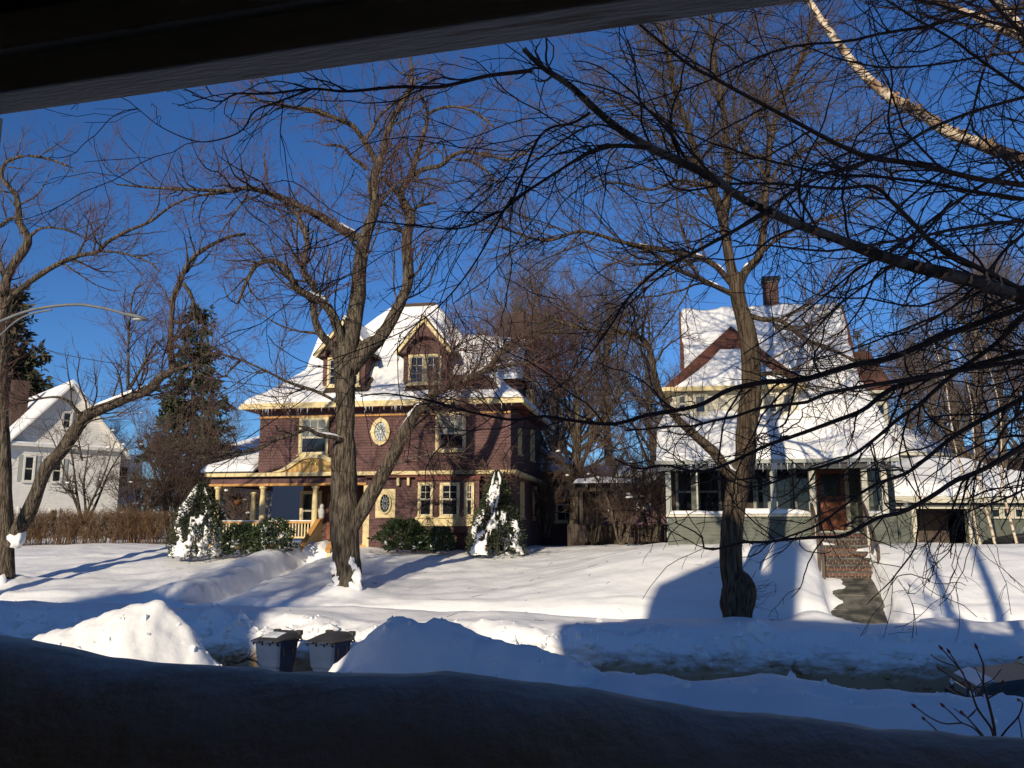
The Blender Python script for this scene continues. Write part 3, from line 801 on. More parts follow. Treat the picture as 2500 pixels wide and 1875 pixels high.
# its fellow on the right slope
sr = box('dormer', W1 - 3.6, W1 - .2, 2.9, 4.5, z_eave + .5, z_eave + 2.0, M['purple_plain'], H1)
zs = F1.z(838, 1230, 3.7)
V = [(W1 - 4.2, 2.2, z_eave + 1.5), (W1 + .15, 2.2, z_eave + 1.5), (W1 + .05, 3.7, zs), (W1 - 4.2, 3.7, zs + .5), (W1 - 4.2, 5.2, z_eave + 1.5), (W1 + .15, 5.2, z_eave + 1.5)]
mesh('roof_slope', V, [(0, 1, 2, 3), (3, 2, 5, 4), (1, 5, 2)], M['roof_brown'], sr)
V2 = [(x, y, z + .17) for x, y, z in V]
mesh('roof_snow', V2 + V, [(0, 1, 2, 3), (3, 2, 5, 4), (1, 7, 8, 2), (0, 6, 7, 1), (2, 8, 11, 5)], M['snow_roof'], sr)

# belt cornice between the storeys, running on as the porch gutter
xl = F1.x(515, 1160, 0)
zb1 = F1.z(1160, 1000); zb2 = F1.z(1151, 1000)
boxes('belt_cornice', [(xl - .1, W1 + .12, -.32, -.003, zb1, zb2), (W1 + .04, W1 + .30, -.3, D1, zb1, zb2), (xl - .12, xl, -.32, 5.5, zb1, zb2)], M['cream'], H1)
box('belt_soffit', xp, W1 + .08, -.24, -.003, zb1 - .10, zb1 - .002, M['maroon'], H1)
for bxp in (975, 1000, 1168, 1225):
    xx = F1.x(bxp, 1168)
    prism('bracket', [(-.05, 0), (.05, 0), (.05, -.32), (-.05, -.32)], -.2, -.025, M['cream'], H1, loc=(xx, 0, zb1 - .1))
# upper windows
def w1(u0, u1, v0, v1, **k):
    a, b = F1.x(u0, v1), F1.x(u1, v1); c, d = F1.z(v1, u0), F1.z(v0, u0)
    return window(k.pop('par', H1), (a + b) / 2, c, b - a, d - c, k.pop('y', -.022), **k)
w1(730, 802, 1019, 1111, mats=('glass', 'blind'), panes=((1, 1), (3, 2)), split=.46)
w1(1064, 1138, 1008, 1102, mats=('glass', 'blind'), panes=((1, 1), (3, 3)), split=.46)
a, c = F1.p(930, 1054)
oval_window(H1, a, c, .25, .40, -.022, 'lead_glass', .15)
# small oval in a cream panel
a, c = F1.p(942, 1229)
x0, x1 = F1.x(918, 1229), F1.x(966, 1229); z0, z1 = F1.z(1264, 942), F1.z(1194, 942)
pan = box('window_panel', x0, x1, -.06, -.022, z0, z1, M['cream'], H1)
oval_window(pan, a, c, .20, .36, -.062, 'glass', .06, keys=False)
# box bay with three lights
xa, xb = F1.x(1018, 1200, -.45), F1.x(1170, 1200, -.45); zb0 = F1.z(1278, 1080, -.45); zt = zb1 - .1
bay = prism('bay', [(xa, zb0), (xb, zb0), (xb, zt), (xa, zt)], -.45, .02, M['purple'], H1)
box('bay_base', xa - .05, xb + .05, -.52, -.003, zb0 - .10, F1.z(1262, 1080, -.45) - .02, M['cream'], bay)
box('bay_head', xa - .05, xb + .05, -.52, -.003, zt - .14, zt - .002, M['maroon'], bay)
for (u0, u1) in ((1028, 1065), (1081, 1129), (1140, 1164)):
    w1(u0, u1, 1180, 1262, par=bay, y=-.455, fw=.09, panes=((1, 1), (2, 2)), split=.52)
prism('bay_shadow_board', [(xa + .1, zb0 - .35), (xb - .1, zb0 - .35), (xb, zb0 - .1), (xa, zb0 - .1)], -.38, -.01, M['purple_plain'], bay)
# windows on the shaded side
for (y, z, w, h) in ((2.0, z_belt + .9, .55, 1.1), (5.5, z_belt + .9, .8, 1.4), (2.6, 1.7, .6, 1.5), (6.2, 1.7, .9, 1.5)):
    window(H1, 0, 0, w, h, px=(W1 + .022, y, z), rz=pi / 2, panes=((1, 1), (2, 2)))
# rear wing
rw = box('rear_wing', W1 - 2.4, W1 + 2.2, D1 + .1, D1 + 5, 0, z_belt + .6, M['purple_plain'], H1)
siding('shingles', rw, W1, W1 + 2.2, 0, z_belt + .6, .12, M['purple'], loc=(0, D1 + .098, 0))
window(rw, W1 + 1.2, 1.6, 1.0, 1.7, D1 + .075, panes=((2, 2), (2, 2)))
mesh('wing_roof', [(W1 - 2.6, D1 - .1, z_belt + .6), (W1 + 2.5, D1 - .1, z_belt + .6), (W1 + 2.5, D1 + 5.2, z_belt + .6), (W1 - 2.6, D1 + 5.2, z_belt + .6), (W1 - .5, D1 + 2.4, z_belt + 2.2)], [(0, 1, 4), (1, 2, 4), (2, 3, 4), (3, 0, 4)], M['snow_roof'], rw)

# corner porch
zfl = F1.z(1330, 700)
box('porch_floor', xl, xp, -.05, 5.5, zfl - .2, zfl, M['orange'], H1)
boxes('porch_lattice', [(xl + .1, F1.x(755), .02, .1, zfl - 1.4, zfl - .2)], M['dark_wood'], H1)
box('porch_ceiling', xl, xp, .05, 5.5, zb1 - .05, zb1 - .002, M['purple_plain'], H1)
zo = F1.z(1184, 700)
boxes('porch_beam', [(xl + .02, xp, -.05, .22, zo, zb1 - .07), (xl + .02, xl + .25, .22, 5.5, zo, zb1 - .07)], M['purple_plain'], H1)
boxes('orange_moulding', [(xl - .02, xp, -.10, -.052, zo - .03, zo + .06), (xl - .02, xp, -.09, .26, zo - .035, zo - .001)], M['orange'], H1)
zc0 = zfl
def column(x, y):
    zt_ = zo - .04
    lathe('column', [(.16, 0), (.16, .08), (.13, .1), (.125, .5), (.12, zt_ - zc0 - .7), (.10, zt_ - zc0 - .16), (.12, zt_ - zc0 - .14), (.12, zt_ - zc0 - .1), (.16, zt_ - zc0 - .09), (.16, zt_ - zc0)], M['cream'], H1, (x, y, zc0))
for u in (531, 641, 769): column(F1.x(u, 1230, .08), .08)
column(F1.x(604, 1230, 4.6), 5.2)
box('pilaster', xp - .12, xp + .14, -.04, .12, 0, zo - .04, M['cream'], H1)
zr = F1.z(1273, 650); zrb = F1.z(1313, 650)
def rail(x0, x1, y):
    box('handrail', x0, x1, y - .05, y + .05, zr - .08, zr, M['orange'], H1)
    box('bottom_rail', x0, x1, y - .03, y + .03, zrb - .02, zrb + .05, M['cream'], H1)
    sn = box('rail_snow', x0, x1, y - .045, y + .05, zr + .001, zr + .05, M['snow_roof'], H1, .02)
    n = int((x1 - x0) / .125)
    me = None
    for i in range(n):
        xx = x0 + .06 + i * (x1 - x0 - .1) / max(n - 1, 1)
        if me is None:
            o = boxes('baluster', [(-.026, .026, -.02, .02, 0, zr - .08 - zrb - .05)], M['cream'], H1); me = o.data
        else: o = link('baluster', me, None, H1)
        o.location = (xx, y, zrb + .05)
xs0, xs1, xs2 = F1.x(531, 1290), F1.x(641, 1290), F1.x(769, 1290)
rail(xs0 + .17, xs1 - .16, .08); rail(xs1 + .16, xs2 - .16, .08)
# stairs with a sloping cheek wall, down towards the path
sx0, sx1 = xs2 + .35, F1.x(842, 1330)
zg = -.35
nst = 6
for i in range(nst):
    zz = zfl - (i + 1) * (zfl - zg) / (nst + 1)
    box('step', sx0, sx1, -.05 - (i + 1) * .29, -.05 - i * .29 + .03, zz - .16, zz, M['orange'], H1)
for xx in (sx0 - .16, sx1 + .02):
    prism('stair_cheek', [(-.05, zg - .3), (-.05, zr + .02), (-.35, zr - .02), (-2.0, zg + .75), (-2.0, zg - .3)], -.07, .07, M['cream'], H1, loc=(xx + .07, 0, 0), rz=pi / 2)
    prism('sloping_rail', [(-.02, zr + .025), (-.35, zr - .015), (-2.1, zg + .72), (-2.1, zg + .80), (-.35, zr + .07), (-.02, zr + .11)], -.1, .1, M['orange'], H1, loc=(xx + .07, 0, 0), rz=pi / 2)
# arched pediment over the stairs
xpc = F1.x(771, 1153); hw = (F1.x(873, 1153) - F1.x(669, 1153)) / 2; ph = F1.z(1111, 771) - zb2
def ogee(t): return (1 / (1 + (abs(t) / .60) ** 3.6) - .137) / .863
top = [(xpc + hw * t, zb2 + ph * max(ogee(t), 0)) for t in np.linspace(-1, 1, 41)]
inn = [(xpc + (x - xpc) * .84, zb2 + (z - zb2) * .78) for x, z in top]
ped = prism('pediment', inn, -.26, -.021, M['panel_ochre'], H1)
V, F = [], []
for yy in (-.36, -.021):
    V += [(x, yy, z) for x, z in top] + [(x, yy, z) for x, z in inn]
n = 41
for i in range(n - 1):
    F += [(i, i + 1, n + i + 1, n + i), (i, 2 * n + i, 2 * n + i + 1, i + 1), (n + i, n + i + 1, 3 * n + i + 1, 3 * n + i)]
mesh('pediment_moulding', V, F, M['cream'], ped)
rng = np.random.RandomState(5)
G = Geo()
for k in range(13):       # gilt leaf ornament
    a = 2 * pi * k / 13 + .2; r = .07 + .09 * rng.rand()
    p0 = np.array([xpc - .03, -.275, zb2 + .36]); p1 = p0 + [1.5 * r * cos(a), -.02, .8 * r * sin(a)]
    G.tubes(np.array([[p0, (p0 + p1) / 2 + [0, 0, .03], p1]]), np.array([[.010, .024, .005]]), 5)
G.build('gilt_ornament', M['gold'], ped)
# roof of the porch's outer arm, under snow
def roofp(x, y):
    d = np.minimum(x - (xl - .3), y + .45)
    return zb2 + .04 + np.clip(d, 0, None) * .42
roof_surface('porch_roof', H1, roofp, xl - .3, -.02, -.45, 5.6, 'roof_brown')
snow_over('porch_roof_snow', H1, roofp, xl - .25, -.02, -.40, 5.6, lambda x, y: .24 + 0 * x, .1, 5.0)
# porch door and window at its back
dr = box('front_door', F1.x(800, 1250, 2.45), F1.x(850, 1250, 2.45), 2.38, 2.425, zfl, zfl + 2.2, M['door_wood'], H1)
box('door_glass', F1.x(808, 1250, 2.45), F1.x(842, 1250, 2.45), 2.37, 2.379, zfl + 1.0, zfl + 2.0, M['glass'], dr)
window(H1, F1.x(760, 1250, 2.45), zfl + .6, 1.0, 1.7, 2.43)

def place(o, F, x, y, z): o.location = F.w(x, y, z); o.rotation_euler = (0, 0, F.r)
# small stone figure on the stair post, hanging basket under the porch
st = lathe('stone_ornament', [(.09, 0), (.11, .05), (.10, .16), (.13, .22), (.11, .34), (.06, .40), (.085, .45), (.09, .52), (.05, .58), (.01, .60)], M['stone'])
place(st, F1, sx0 - .09, .02, zr + .112); tag(st, 'small pale stone ornament on the porch stair post', 'ornament')
hb = empty('hanging_basket'); place(hb, F1, F1.x(578, 1222, 1.2), 1.2, F1.z(1235, 578, 1.2))
tag(hb, 'hanging basket of dried brown plants under the porch roof', 'basket')
lathe('basket', [(.08, 0), (.20, .10), (.25, .22), (.23, .22)], M['terracotta'], hb)
G = Geo(); rng = np.random.RandomState(2)
P0 = np.c_[rng.randn(70) * .1, rng.randn(70) * .1, np.full(70, .2)]; Dv = rng.randn(70, 3) * .12 + [0, 0, .14]
G.tubes(np.stack([P0, P0 + Dv * .6 + [0, 0, .03], P0 + Dv * 1.3], 1), np.tile([.006, .012, .004], (70, 1)), 4); G.build('dried_plant', M['hedge'], hb)
for k in range(3):
    a = 2 * pi * k / 3
    tube('wire', [(.23 * cos(a), .23 * sin(a), .22), (.1 * cos(a), .1 * sin(a), .55), (0, 0, zb1 - .05 - F1.z(1235, 578, 1.2))], .006, M['iron'], hb, 6, 4)

# ------------------------------------------------------------------ green house with the red roof
P2 = at(1625, 1200, 28.9)
F2 = Frame(P2, radians(-11), -1.3)
W2 = F2.x(2168, 1200)
H2 = F2.root('green_house')
tag(H2, 'grey green house with sweeping snowy red roof, front porch and brick chimney', 'house')
D2 = 9.6
ze2 = F2.z(1128, 1900, -.45)
prof_y = [-.55, .3, 1.2, 2.2, 3.2, 4.1, 4.9, 6.0, 8.0, 10.2]
zr2 = F2.z(748, 1870, 4.9)
zq = [ze2 + .05, ze2 + .55, F2.z(1022, 1800, 1.2), F2.z(940, 1660, 2.2), F2.z(866, 1660, 3.2), F2.z(803, 1660, 4.1), zr2, zr2 - 1.5, zr2 - 3.8, zr2 - 5.6]
def roof2(x, y): return np.interp(y, prof_y, zq) + 0 * x
roof_surface('roof', H2, roof2, -.25, W2 + .30, -.55, 10.2, 'red_roof', .15)
def thick2(x, y):
    edge = np.minimum(x + .25, W2 + .30 - x)
    rg = np.abs(y - 4.9)
    t = .24 + .03 * n2(x, y, .5, 2, 6.)
    t = t - .5 * (1 - sstep(.05, .22, edge + .10 * n2(x, y, 1.2, 2, 3.))) * sstep(1.5, 2.5, y)
    t = t - .5 * (1 - sstep(.10, .22, rg + .08 * n2(x, y, 1.5, 2, 7.)))
    return t
snow_over('roof_snow', H2, roof2, -.25, W2 + .30, -.5, 10.2, thick2, .08, 8.0)
# the main roof is narrower than the porch roof below it
def narrow(o):
    n = len(o.data.vertices); co = np.zeros(n * 3); o.data.vertices.foreach_get('co', co); co = co.reshape(-1, 3)
    k = sstep(.7, 2.4, co[:, 1]); f = co[:, 0] / W2
    co[:, 0] += k * (.80 * (1 - f) - .38 * f); o.data.vertices.foreach_set('co', co.ravel()); o.data.update()
    for c in o.children: narrow(c)
for o in list(H2.children):
    if o.name.split('.')[0] in ('roof', 'roof_snow'): narrow(o)
# end walls
def endwall(x0, x1):
    poly = [(.9, 0), (9.4, 0)] + [(y, roof2(0, y) - .12) for y in np.linspace(9.4, .9, 22)]
    V = [(x0, y, z) for y, z in poly] + [(x1, y, z) for y, z in poly]; n = len(poly)
    F = [tuple(range(n)), tuple(range(2 * n - 1, n - 1, -1))] + [(i, i + n, (i + 1) % n + n, (i + 1) % n) for i in range(n)]
    mesh('end_wall', V, F, M['green'], H2)
endwall(.82, 1.0); endwall(W2 - .45, W2 - .27)
box('core_wall', .2, W2 - .2, 2.6, 9.3, 0, ze2 + .3, M['green'], H2)
siding('clapboards', H2, .02, F2.x(1985, 1250, 2.6), 1.0, ze2 + .2, .11, M['porch_shade_brown'], loc=(0, 2.598, 0)); siding('clapboards', H2, F2.x(1985, 1250, 2.6), W2 - .02, 1.0, ze2 + .2, .11, M['green'], loc=(0, 2.598, 0))  # boards left of the door painted dark in place of deep shade
# porch
zbm0, zbm1 = F2.z(1146, 1900), F2.z(1126, 1900)
boxes('porch_beam', [(-.1, W2 + .1, -.06, .16, zbm0 + .10, zbm1 + .12)], M['grey_trim'], H2)
box('porch_fascia', -.15, W2 + .15, -.10, -.062, zbm0, zbm0 + .16, M['pale_trim'], H2)
box('gutter', -.3, W2 + .35, -.62, -.5, ze2 - .04, ze2 + .08, M['grey_trim'], H2)
box('porch_soffit', -.2, W2 + .2, -.5, 2.58, ze2 - .06, ze2 - .01, M['porch_shade_brown'], H2)
icicles(H2, -.2, W2 + .3, -.55, ze2 - .03, 130, 9, .05, .42)
zfl2 = F2.z(1295, 2030, 2.5) - .05
box('porch_floor', 0, W2, .16, 2.6, zfl2 - .18, zfl2, M['grey_trim'], H2)
ztop = F2.z(1256, 1800)
sxa, sxb = F2.x(1992, 1290), F2.x(2108, 1290)
for (x0, x1) in ((0.03, sxa - .08), (sxb + .08, W2 - .03)):
    wl_ = box('porch_wall', x0, x1, .0, .16, -.1, ztop - .07, M['green'], H2)
    siding('clapboards', wl_, x0, x1, -.1, ztop - .08, .11, M['green'], loc=(0, -.002, 0))
    box('wall_cap', x0 - .03, x1 + .03, -.09, .24, ztop - .069, ztop, M['pale_trim'], wl_)
    X, Y = np.meshgrid(np.linspace(x0, x1, 50), np.linspace(-.08, .22, 9))
    Zs = ztop + .002 + (.10 + .10 * np.exp(-((X - x0 - 2.9) / 1.2) ** 2) + .03 * n2(X, Y, 2., 2, 3.)) * np.clip(1 - np.abs((Y - .07) / .155) ** 3, 0, 1) * np.clip((X - x0) / .15, 0, 1) ** .5 * np.clip((x1 - X) / .15, 0, 1) ** .5
    grid_mesh('cap_snow', X, Y, Zs, M['snow_roof'], wl_)
for (u, mt) in ((1632, 'grey_trim'), (1888, 'grey_trim'), (1984, 'pale_trim'), (2112, 'pale_trim'), (2160, 'pale_trim')):
    x = F2.x(u, 1200); box('porch_post', x - .085, x + .085, -.02, .15, ztop + .001 if u not in (1984, 2112) else -.1, zbm0 - .001, M[mt], H2)
box('screen_frame', F2.x(1700, 1200), F2.x(1704, 1200), .03, .07, ztop, zbm0, M['pale_trim'], H2)
# back wall of the porch: door, and windows enlarged to deepen its shade
xd0, xd1_ = F2.x(1997, 1250, 2.55), F2.x(2066, 1250, 2.55)
dr = box('front_door', xd0, xd1_, 2.53, 2.575, zfl2, zfl2 + 2.1, M['door_wood'], H2)
for (a, b, c, d) in ((.12, .44, .16, .85), (.56, .88, .16, .85), (.12, .88, 1.0, 1.12)):
    box('door_panel', xd0 + (xd1_ - xd0) * a, xd0 + (xd1_ - xd0) * b, 2.51, 2.529, zfl2 + c, zfl2 + d, M['door_wood'], dr)
box('door_glass', xd0 + .14, xd1_ - .14, 2.52, 2.529, zfl2 + 1.2, zfl2 + 1.95, M['glass'], dr)
boxes('door_frame', [(xd0 - .13, xd0 - .002, 2.51, 2.576, zfl2, zfl2 + 2.2), (xd1_ + .002, xd1_ + .13, 2.51, 2.576, zfl2, zfl2 + 2.2), (xd0, xd1_, 2.51, 2.576, zfl2 + 2.1, zfl2 + 2.2)], M['pale_trim'], dr)
box('threshold', xd0 - .2, xd1_ + .2, 2.3, 2.5, zfl2 + .002, zfl2 + .06, M['pale_trim'], dr)
for (u0, u1) in ((1650, 1697), (1702, 1760), (1838, 1880), (1892, 1935), (1938, 1980), (2112, 2150)):
    a, b = F2.x(u0, 1200, 2.57), F2.x(u1, 1200, 2.57)
    window(H2, (a + b) / 2, zfl2 + .42, b - a, 1.95, 2.575, trim='grey_trim', fw=.06, sash='grey_trim')
# hipped dormer over the porch
xa, xb = F2.x(1642, 990, 1.2), F2.x(1950, 990, 1.2)
zd0, zd1 = F2.z(1024, 1800, 1.2), F2.z(953, 1800, 1.2)
dm = box('dormer', xa, xb, 1.2, 4.5, zd0 - .4, zd1, M['green'], H2)
siding('clapboards', dm, xa, xb, zd0 - .2, zd1, .11, M['pale_trim'], loc=(0, 1.198, 0))
boxes('dormer_eave', [(xa - .32, xb + .32, .86, 4.0, zd1, zd1 + .05), (xa - .34, xb + .34, .80, .858, zd1 - .03, zd1 + .12)], M['cream'], dm)
ya = 3.55; xap, zap = F2.p(1784, 796, ya)
e = [(xa - .32, .85, zd1 + .07), (xb + .32, .85, zd1 + .07), (xb + .32, 4.6, zd1 + .07), (xa - .32, 4.6, zd1 + .07), (xap, ya, zap), (xap, 5.0, zap)]
mesh('dormer_roof', e, [(0, 1, 4), (1, 2, 5, 4), (3, 0, 4, 5)], M['red_roof'], dm)
# snow left low on the dormer's front slope
A, B, C = np.array(e[0]), np.array(e[1]), np.array(e[4])
nrm = np.cross(B - A, C - A); nrm /= np.linalg.norm(nrm)
nu, nv = 40, 26
U, Vv = np.meshgrid(np.linspace(0, 1, nu), np.linspace(0, .60, nv))
w_ = .015 + .16 * Vv + .02 * np.sin(Vv * 15)
lft = A + (C - A) * 0; L_ = (1 - Vv)[..., None] * A + Vv[..., None] * C; R_ = (1 - Vv)[..., None] * B + Vv[..., None] * C
uu = .5 + (U - .5) * np.clip(1 - 2 * (.06 + .38 * Vv), .06, 1)
Ps = L_ + (R_ - L_) * uu[..., None]
ed = np.minimum(np.minimum(U, 1 - U) * 6, np.minimum(Vv * 9, (.60 - Vv) * 7)); th = (.20 + .05 * n2(U, Vv, 5., 2, 2.)) * np.sqrt(np.clip(ed, 0, 1)) - .02
Ps = Ps + nrm * th[..., None]
grid_mesh('dormer_snow', Ps[..., 0], Ps[..., 1], Ps[..., 2], M['snow_roof'], dm)
for (u0, u1, v0, v1) in ((1652, 1680, 962, 1012), (1692, 1728, 962, 1012), (1872, 1902, 960, 1012), (1906, 1936, 960, 1012)):
    a, b = F2.x(u0, 1000, 1.2), F2.x(u1, 1000, 1.2)
    window(dm, (a + b) / 2, F2.z(v1, u0, 1.2), b - a, F2.z(v0, u0, 1.2) - F2.z(v1, u0, 1.2), 1.175, trim='pale_trim', fw=.07, mats=('glass', 'blind'))
# brick chimney on the ridge
cx0, cx1 = F2.x(1864, 710, 5.2), F2.x(1899, 710, 5.2); zc1 = F2.z(680, 1880, 5.2)
ch = box('chimney', cx0 + .015, cx1 - .015, 4.9, 5.5, zr2 - 1.5, zc1 - .16, M['mortar'], H2)
bl = []
rng = np.random.RandomState(4)
nz_ = int((zc1 - .16 - zr2 + .6) / .075)
for i in range(nz_):
    z = zr2 - .6 + i * .075; nb_ = 3; w_ = (cx1 - cx0) / nb_
    for j in range(-1, nb_ + 1):
        a = cx0 + (j + .5 * (i % 2)) * w_; b_ = a + w_ - .012; a, b_ = max(a, cx0), min(b_, cx1)
        if b_ - a > .03: bl.append((a, b_, 4.885 + rng.rand() * .006, 4.901, z, z + .062))
        if j < nb_: bl.append((cx0 - .0 - rng.rand() * .004, cx0 + .016, 4.9 + (j + .5) * .2, 4.9 + (j + .5) * .2 + .185, z, z + .062))
o = boxes('brickwork', bl, M['brick'], ch); o['kind'] = 'stuff'
box('chimney_cap', cx0 - .06, cx1 + .06, 4.84, 5.56, zc1 - .158, zc1, M['iron'], ch)
# red roofed side bay on the right
xb0 = W2 + .01; xb1 = F2.x(2168, 950, 4.2); zt2 = F2.z(962, 2130, 3.6)
sb_ = box('side_bay', xb0, xb1 - .15, 3.6, 6.6, 0, zt2, M['green'], H2)
siding('clapboards', sb_, xb0, xb1 - .15, 0, zt2, .11, M['green'], loc=(0, 3.598, 0))
box('bay_eave', xb0, xb1 + .06, 3.35, 6.9, zt2, zt2 + .10, M['pale_trim'], sb_)
za = F2.z(852, 2150, 4.6)
mesh('bay_roof', [(xb0 - .3, 3.3, zt2 + .11), (xb1 + .1, 3.3, zt2 + .11), (xb1 + .1, 6.9, zt2 + .11), (xb0 - .3, 6.9, zt2 + .11), (xb1 - .42, 4.9, za), (xb0 - 1.0, 4.9, za)], [(0, 1, 4, 5), (1, 2, 4), (2, 3, 5, 4)], M['red_roof'], sb_)
window(sb_, (xb0 + xb1 - .15) / 2 + .1, F2.z(1045, 2145, 3.6), .62, F2.z(982, 2145, 3.6) - F2.z(1045, 2145, 3.6), 3.575, trim='pale_trim', fw=.08)
# brick stairs: each tread a stone slab, risers of single bricks
nst = 7
rise = .185; run = .27
brick_me = {}
stairs = empty('brick_stairs', (0, 0, 0), 0, H2)
stairs.location = (0, 0, 0)
for i in range(nst):
    zt_ = zfl2 - .02 - i * rise; y1 = .18 - i * run if i else .30; y0 = .18 - (i + 1) * run
    core = box('step', sxa + .02, sxb - .02, y0 + .02, max(y1, .16) + .2, zt_ - rise * (nst - i) - .3, zt_ - .045, M['mortar'], stairs)
    box('tread', sxa, sxb, y0 - .015, y1 + .02, zt_ - .044, zt_, M['concrete'], stairs)
    for r in range(2):
        nb_ = 8; bw = (sxb - sxa) / nb_
        for j in range(nb_ + (r + i) % 2):
            a = sxa + (j - .5 * ((r + i) % 2)) * bw; b_ = a + bw - .014; a, b_ = max(a, sxa), min(b_, sxb)
            if b_ - a < .03: continue
            key = (round(b_ - a, 3), (i * 7 + j * 3 + r) % 3 == 0)
            if key not in brick_me:
                t_ = boxes('brick', [(0, b_ - a, 0, .09, 0, .058)], M['brick' if key[1] else 'brick_dark'], stairs); brick_me[key] = t_.data
            else: t_ = link('brick', brick_me[key], None, stairs)
            t_.location = (a, y0 + rng.rand() * .01, zt_ - .05 - (r + 1) * .066)
# leaning dark rail posts
for (u, dz) in ((1985, 0), (2112, 0)):
    x = F2.x(u, 1300, -.1)
    prism('stair_rail', [(0, 1.0), (-.5, .75), (-1.9, -.35), (-1.9, -.47), (-.5, .62), (0, .85)], -.03, .03, M['dark_wood'], H2, loc=(x, -.06, zfl2 - .1), rz=pi / 2)
    for k in (-.1, -1.0, -1.8): box('rail_post', x - .04, x + .04, -.06 + k - .04, -.06 + k + .04, zfl2 - 1.6, zfl2 - .1 + .9 + (k + .1) * .72, M['dark_wood'], H2)
# flagged walk from the stairs to the street
P = [(*p, 0) for p in WALK2]
Wl = smooth_line(P, 14); V, F = [], []
for i in range(14):
    d = Wl[min(i + 1, 13)] - Wl[max(i - 1, 0)]; d /= np.linalg.norm(d); nn = np.array([-d[1], d[0], 0])
    z = far_height(Wl[i, 0], Wl[i, 1]) + .03
    V += [tuple(Wl[i] + nn * .78 + [0, 0, z]), tuple(Wl[i] - nn * .78 + [0, 0, z])]
F = [(2 * i, 2 * i + 1, 2 * i + 3, 2 * i + 2) for i in range(13)]
V = [(x, y, z - .03) for x, y, z in V]
wk = tag(mesh('walkway', V, F, M['dark_wood']), 'wet concrete walk cut through the snow to brick stairs', kind='structure')
Wv = np.array(V).reshape(14, 2, 3); rs_ = np.random.RandomState(8)
for i in range(0, 12, 2):          # concrete flags, joints open between them
    a, b = Wv[i], Wv[i + 2]
    q = [a[0] * .985 + b[0] * .015, a[1] * .985 + b[1] * .015, b[1] * .985 + a[1] * .015, b[0] * .985 + a[0] * .015]
    dz = rs_.uniform(.026, .04); tl = rs_.uniform(-.008, .008)
    T_ = [p + [0, 0, dz + (tl if k in (0, 3) else -tl)] for k, p in enumerate(q)]
    mesh('slab', T_ + q, [(0, 1, 2, 3), (0, 4, 5, 1), (1, 5, 6, 2), (2, 6, 7, 3), (3, 7, 4, 0)], M['concrete'], wk)

# ------------------------------------------------------------------ white gabled house on the left
P3 = at(16, 1083, 57.0)
F3 = Frame(P3, radians(42), -1.0)
W3 = F3.x(296, 1095); D3 = 12
H3 = F3.root('white_house')
tag(H3, 'white clapboard house with steep snowy gable behind the hedge', 'house')
ze3 = F3.z(1092, 160); zp3 = F3.z(943, 172)
xc3 = F3.x(174, 940)
siding('clapboards', H3, 0, W3, 0, ze3, .17, M['white'])
siding('clapboards', H3, 0, W3, ze3, zp3 - .3, .17, M['white'], xf=lambda z: (xc3 * (z - ze3) / (zp3 - ze3), W3 - (W3 - xc3) * (z - ze3) / (zp3 - ze3)), loc=(0, .02, 0))
box('core_wall', .02, W3 - .02, .01, D3, 0, ze3, M['white'], H3)
prism('gable_core', [(0, ze3), (W3, ze3), (xc3, zp3 - .15)], .04, D3, M['white'], H3)
box('pent_roof', -.4, W3 + .4, -.45, -.02, ze3 - .1, ze3 + .06, M['white'], H3)
box('pent_snow', -.38, W3 + .38, -.42, -.02, ze3 + .061, ze3 + .18, M['snow_roof'], H3, .05)
for s in (-1, 1):
    xe = -.5 if s < 0 else W3 + .5
    xm = xc3
    k = (zp3 - ze3) / (xc3 if s < 0 else W3 - xc3); zl = ze3 - .5 * k
    prism('roof_slope', [(xm, zp3), (xe, zl), (xe, zl + .16), (xm, zp3 + .18)], -.55, D3 + .5, M['white'], H3)
    prism('roof_snow', [(xm, zp3 + .185), (xe - s * .1, zl + .165), (xe - s * .12, zl + .38), (xm, zp3 + .42)], -.45, D3 + .5, M['snow_roof'], H3)
for (u0, u1, v0, v1) in ((52, 82, 1110, 1176), (122, 150, 1118, 1178), (148, 174, 1003, 1047), (118, 142, 1240, 1275), (40, 66, 1236, 1274)):
    a, b = F3.x(u0, v1), F3.x(u1, v1); c, d = F3.z(v1, u0), F3.z(v0, u0)
    window(H3, (a + b) / 2, c, b - a, d - c, -.022, trim='white', fw=.12)
    if v0 > 1100 and v0 < 1130:
        for xx in (a - .28, b + .03): box('shutter', xx, xx + .25, -.06, -.022, c, d, M['grey_trim'], H3)
chb = F3.x(48, 960, 5.0)
c3 = box('chimney', chb - .5, chb + .5, 4.6, 5.5, ze3, F3.z(930, 48, 5.0), M['brick_dark'], H3)
# right-hand ell with a corner board and a small hooded entry
xe0 = W3; xe1 = F3.x(262, 1150, 3.0)
box('ell_wall', W3 + .01, W3 + 2.6, 3.0, 9, 0, ze3 - .4, M['white'], H3)
siding('clapboards', H3, W3 + .01, W3 + 2.6, 0, ze3 - .4, .17, M['white'], loc=(0, 2.995, 0))
box('ell_roof', W3 - .1, W3 + 2.9, 2.7, 9.3, ze3 - .39, ze3 - .05, M['snow_roof'], H3, .1)
window(H3, W3 + 1.2, ze3 - 2.4, .9, 1.6, 2.97, trim='white')
zp_ = F3.z(1230, 240, 1.5)
mesh('entry_roof', [(W3 - .3, .4, zp_), (W3 + 3.0, .4, zp_), (W3 + 3.0, 3.1, zp_), (W3 - .3, 3.1, zp_), (W3 + 1.3, 2.2, zp_ + .7)], [(0, 1, 4), (1, 2, 4), (2, 3, 4), (3, 0, 4), (3, 2, 1, 0)], M['snow_roof'], H3)
for xx in (W3 - .1, W3 + 2.8): lathe('entry_post', [(.12, 0), (.12, .1), (.09, .15), (.08, zp_ - .1), (.12, zp_ - .02)], M['white'], H3, (xx, .6, 0))

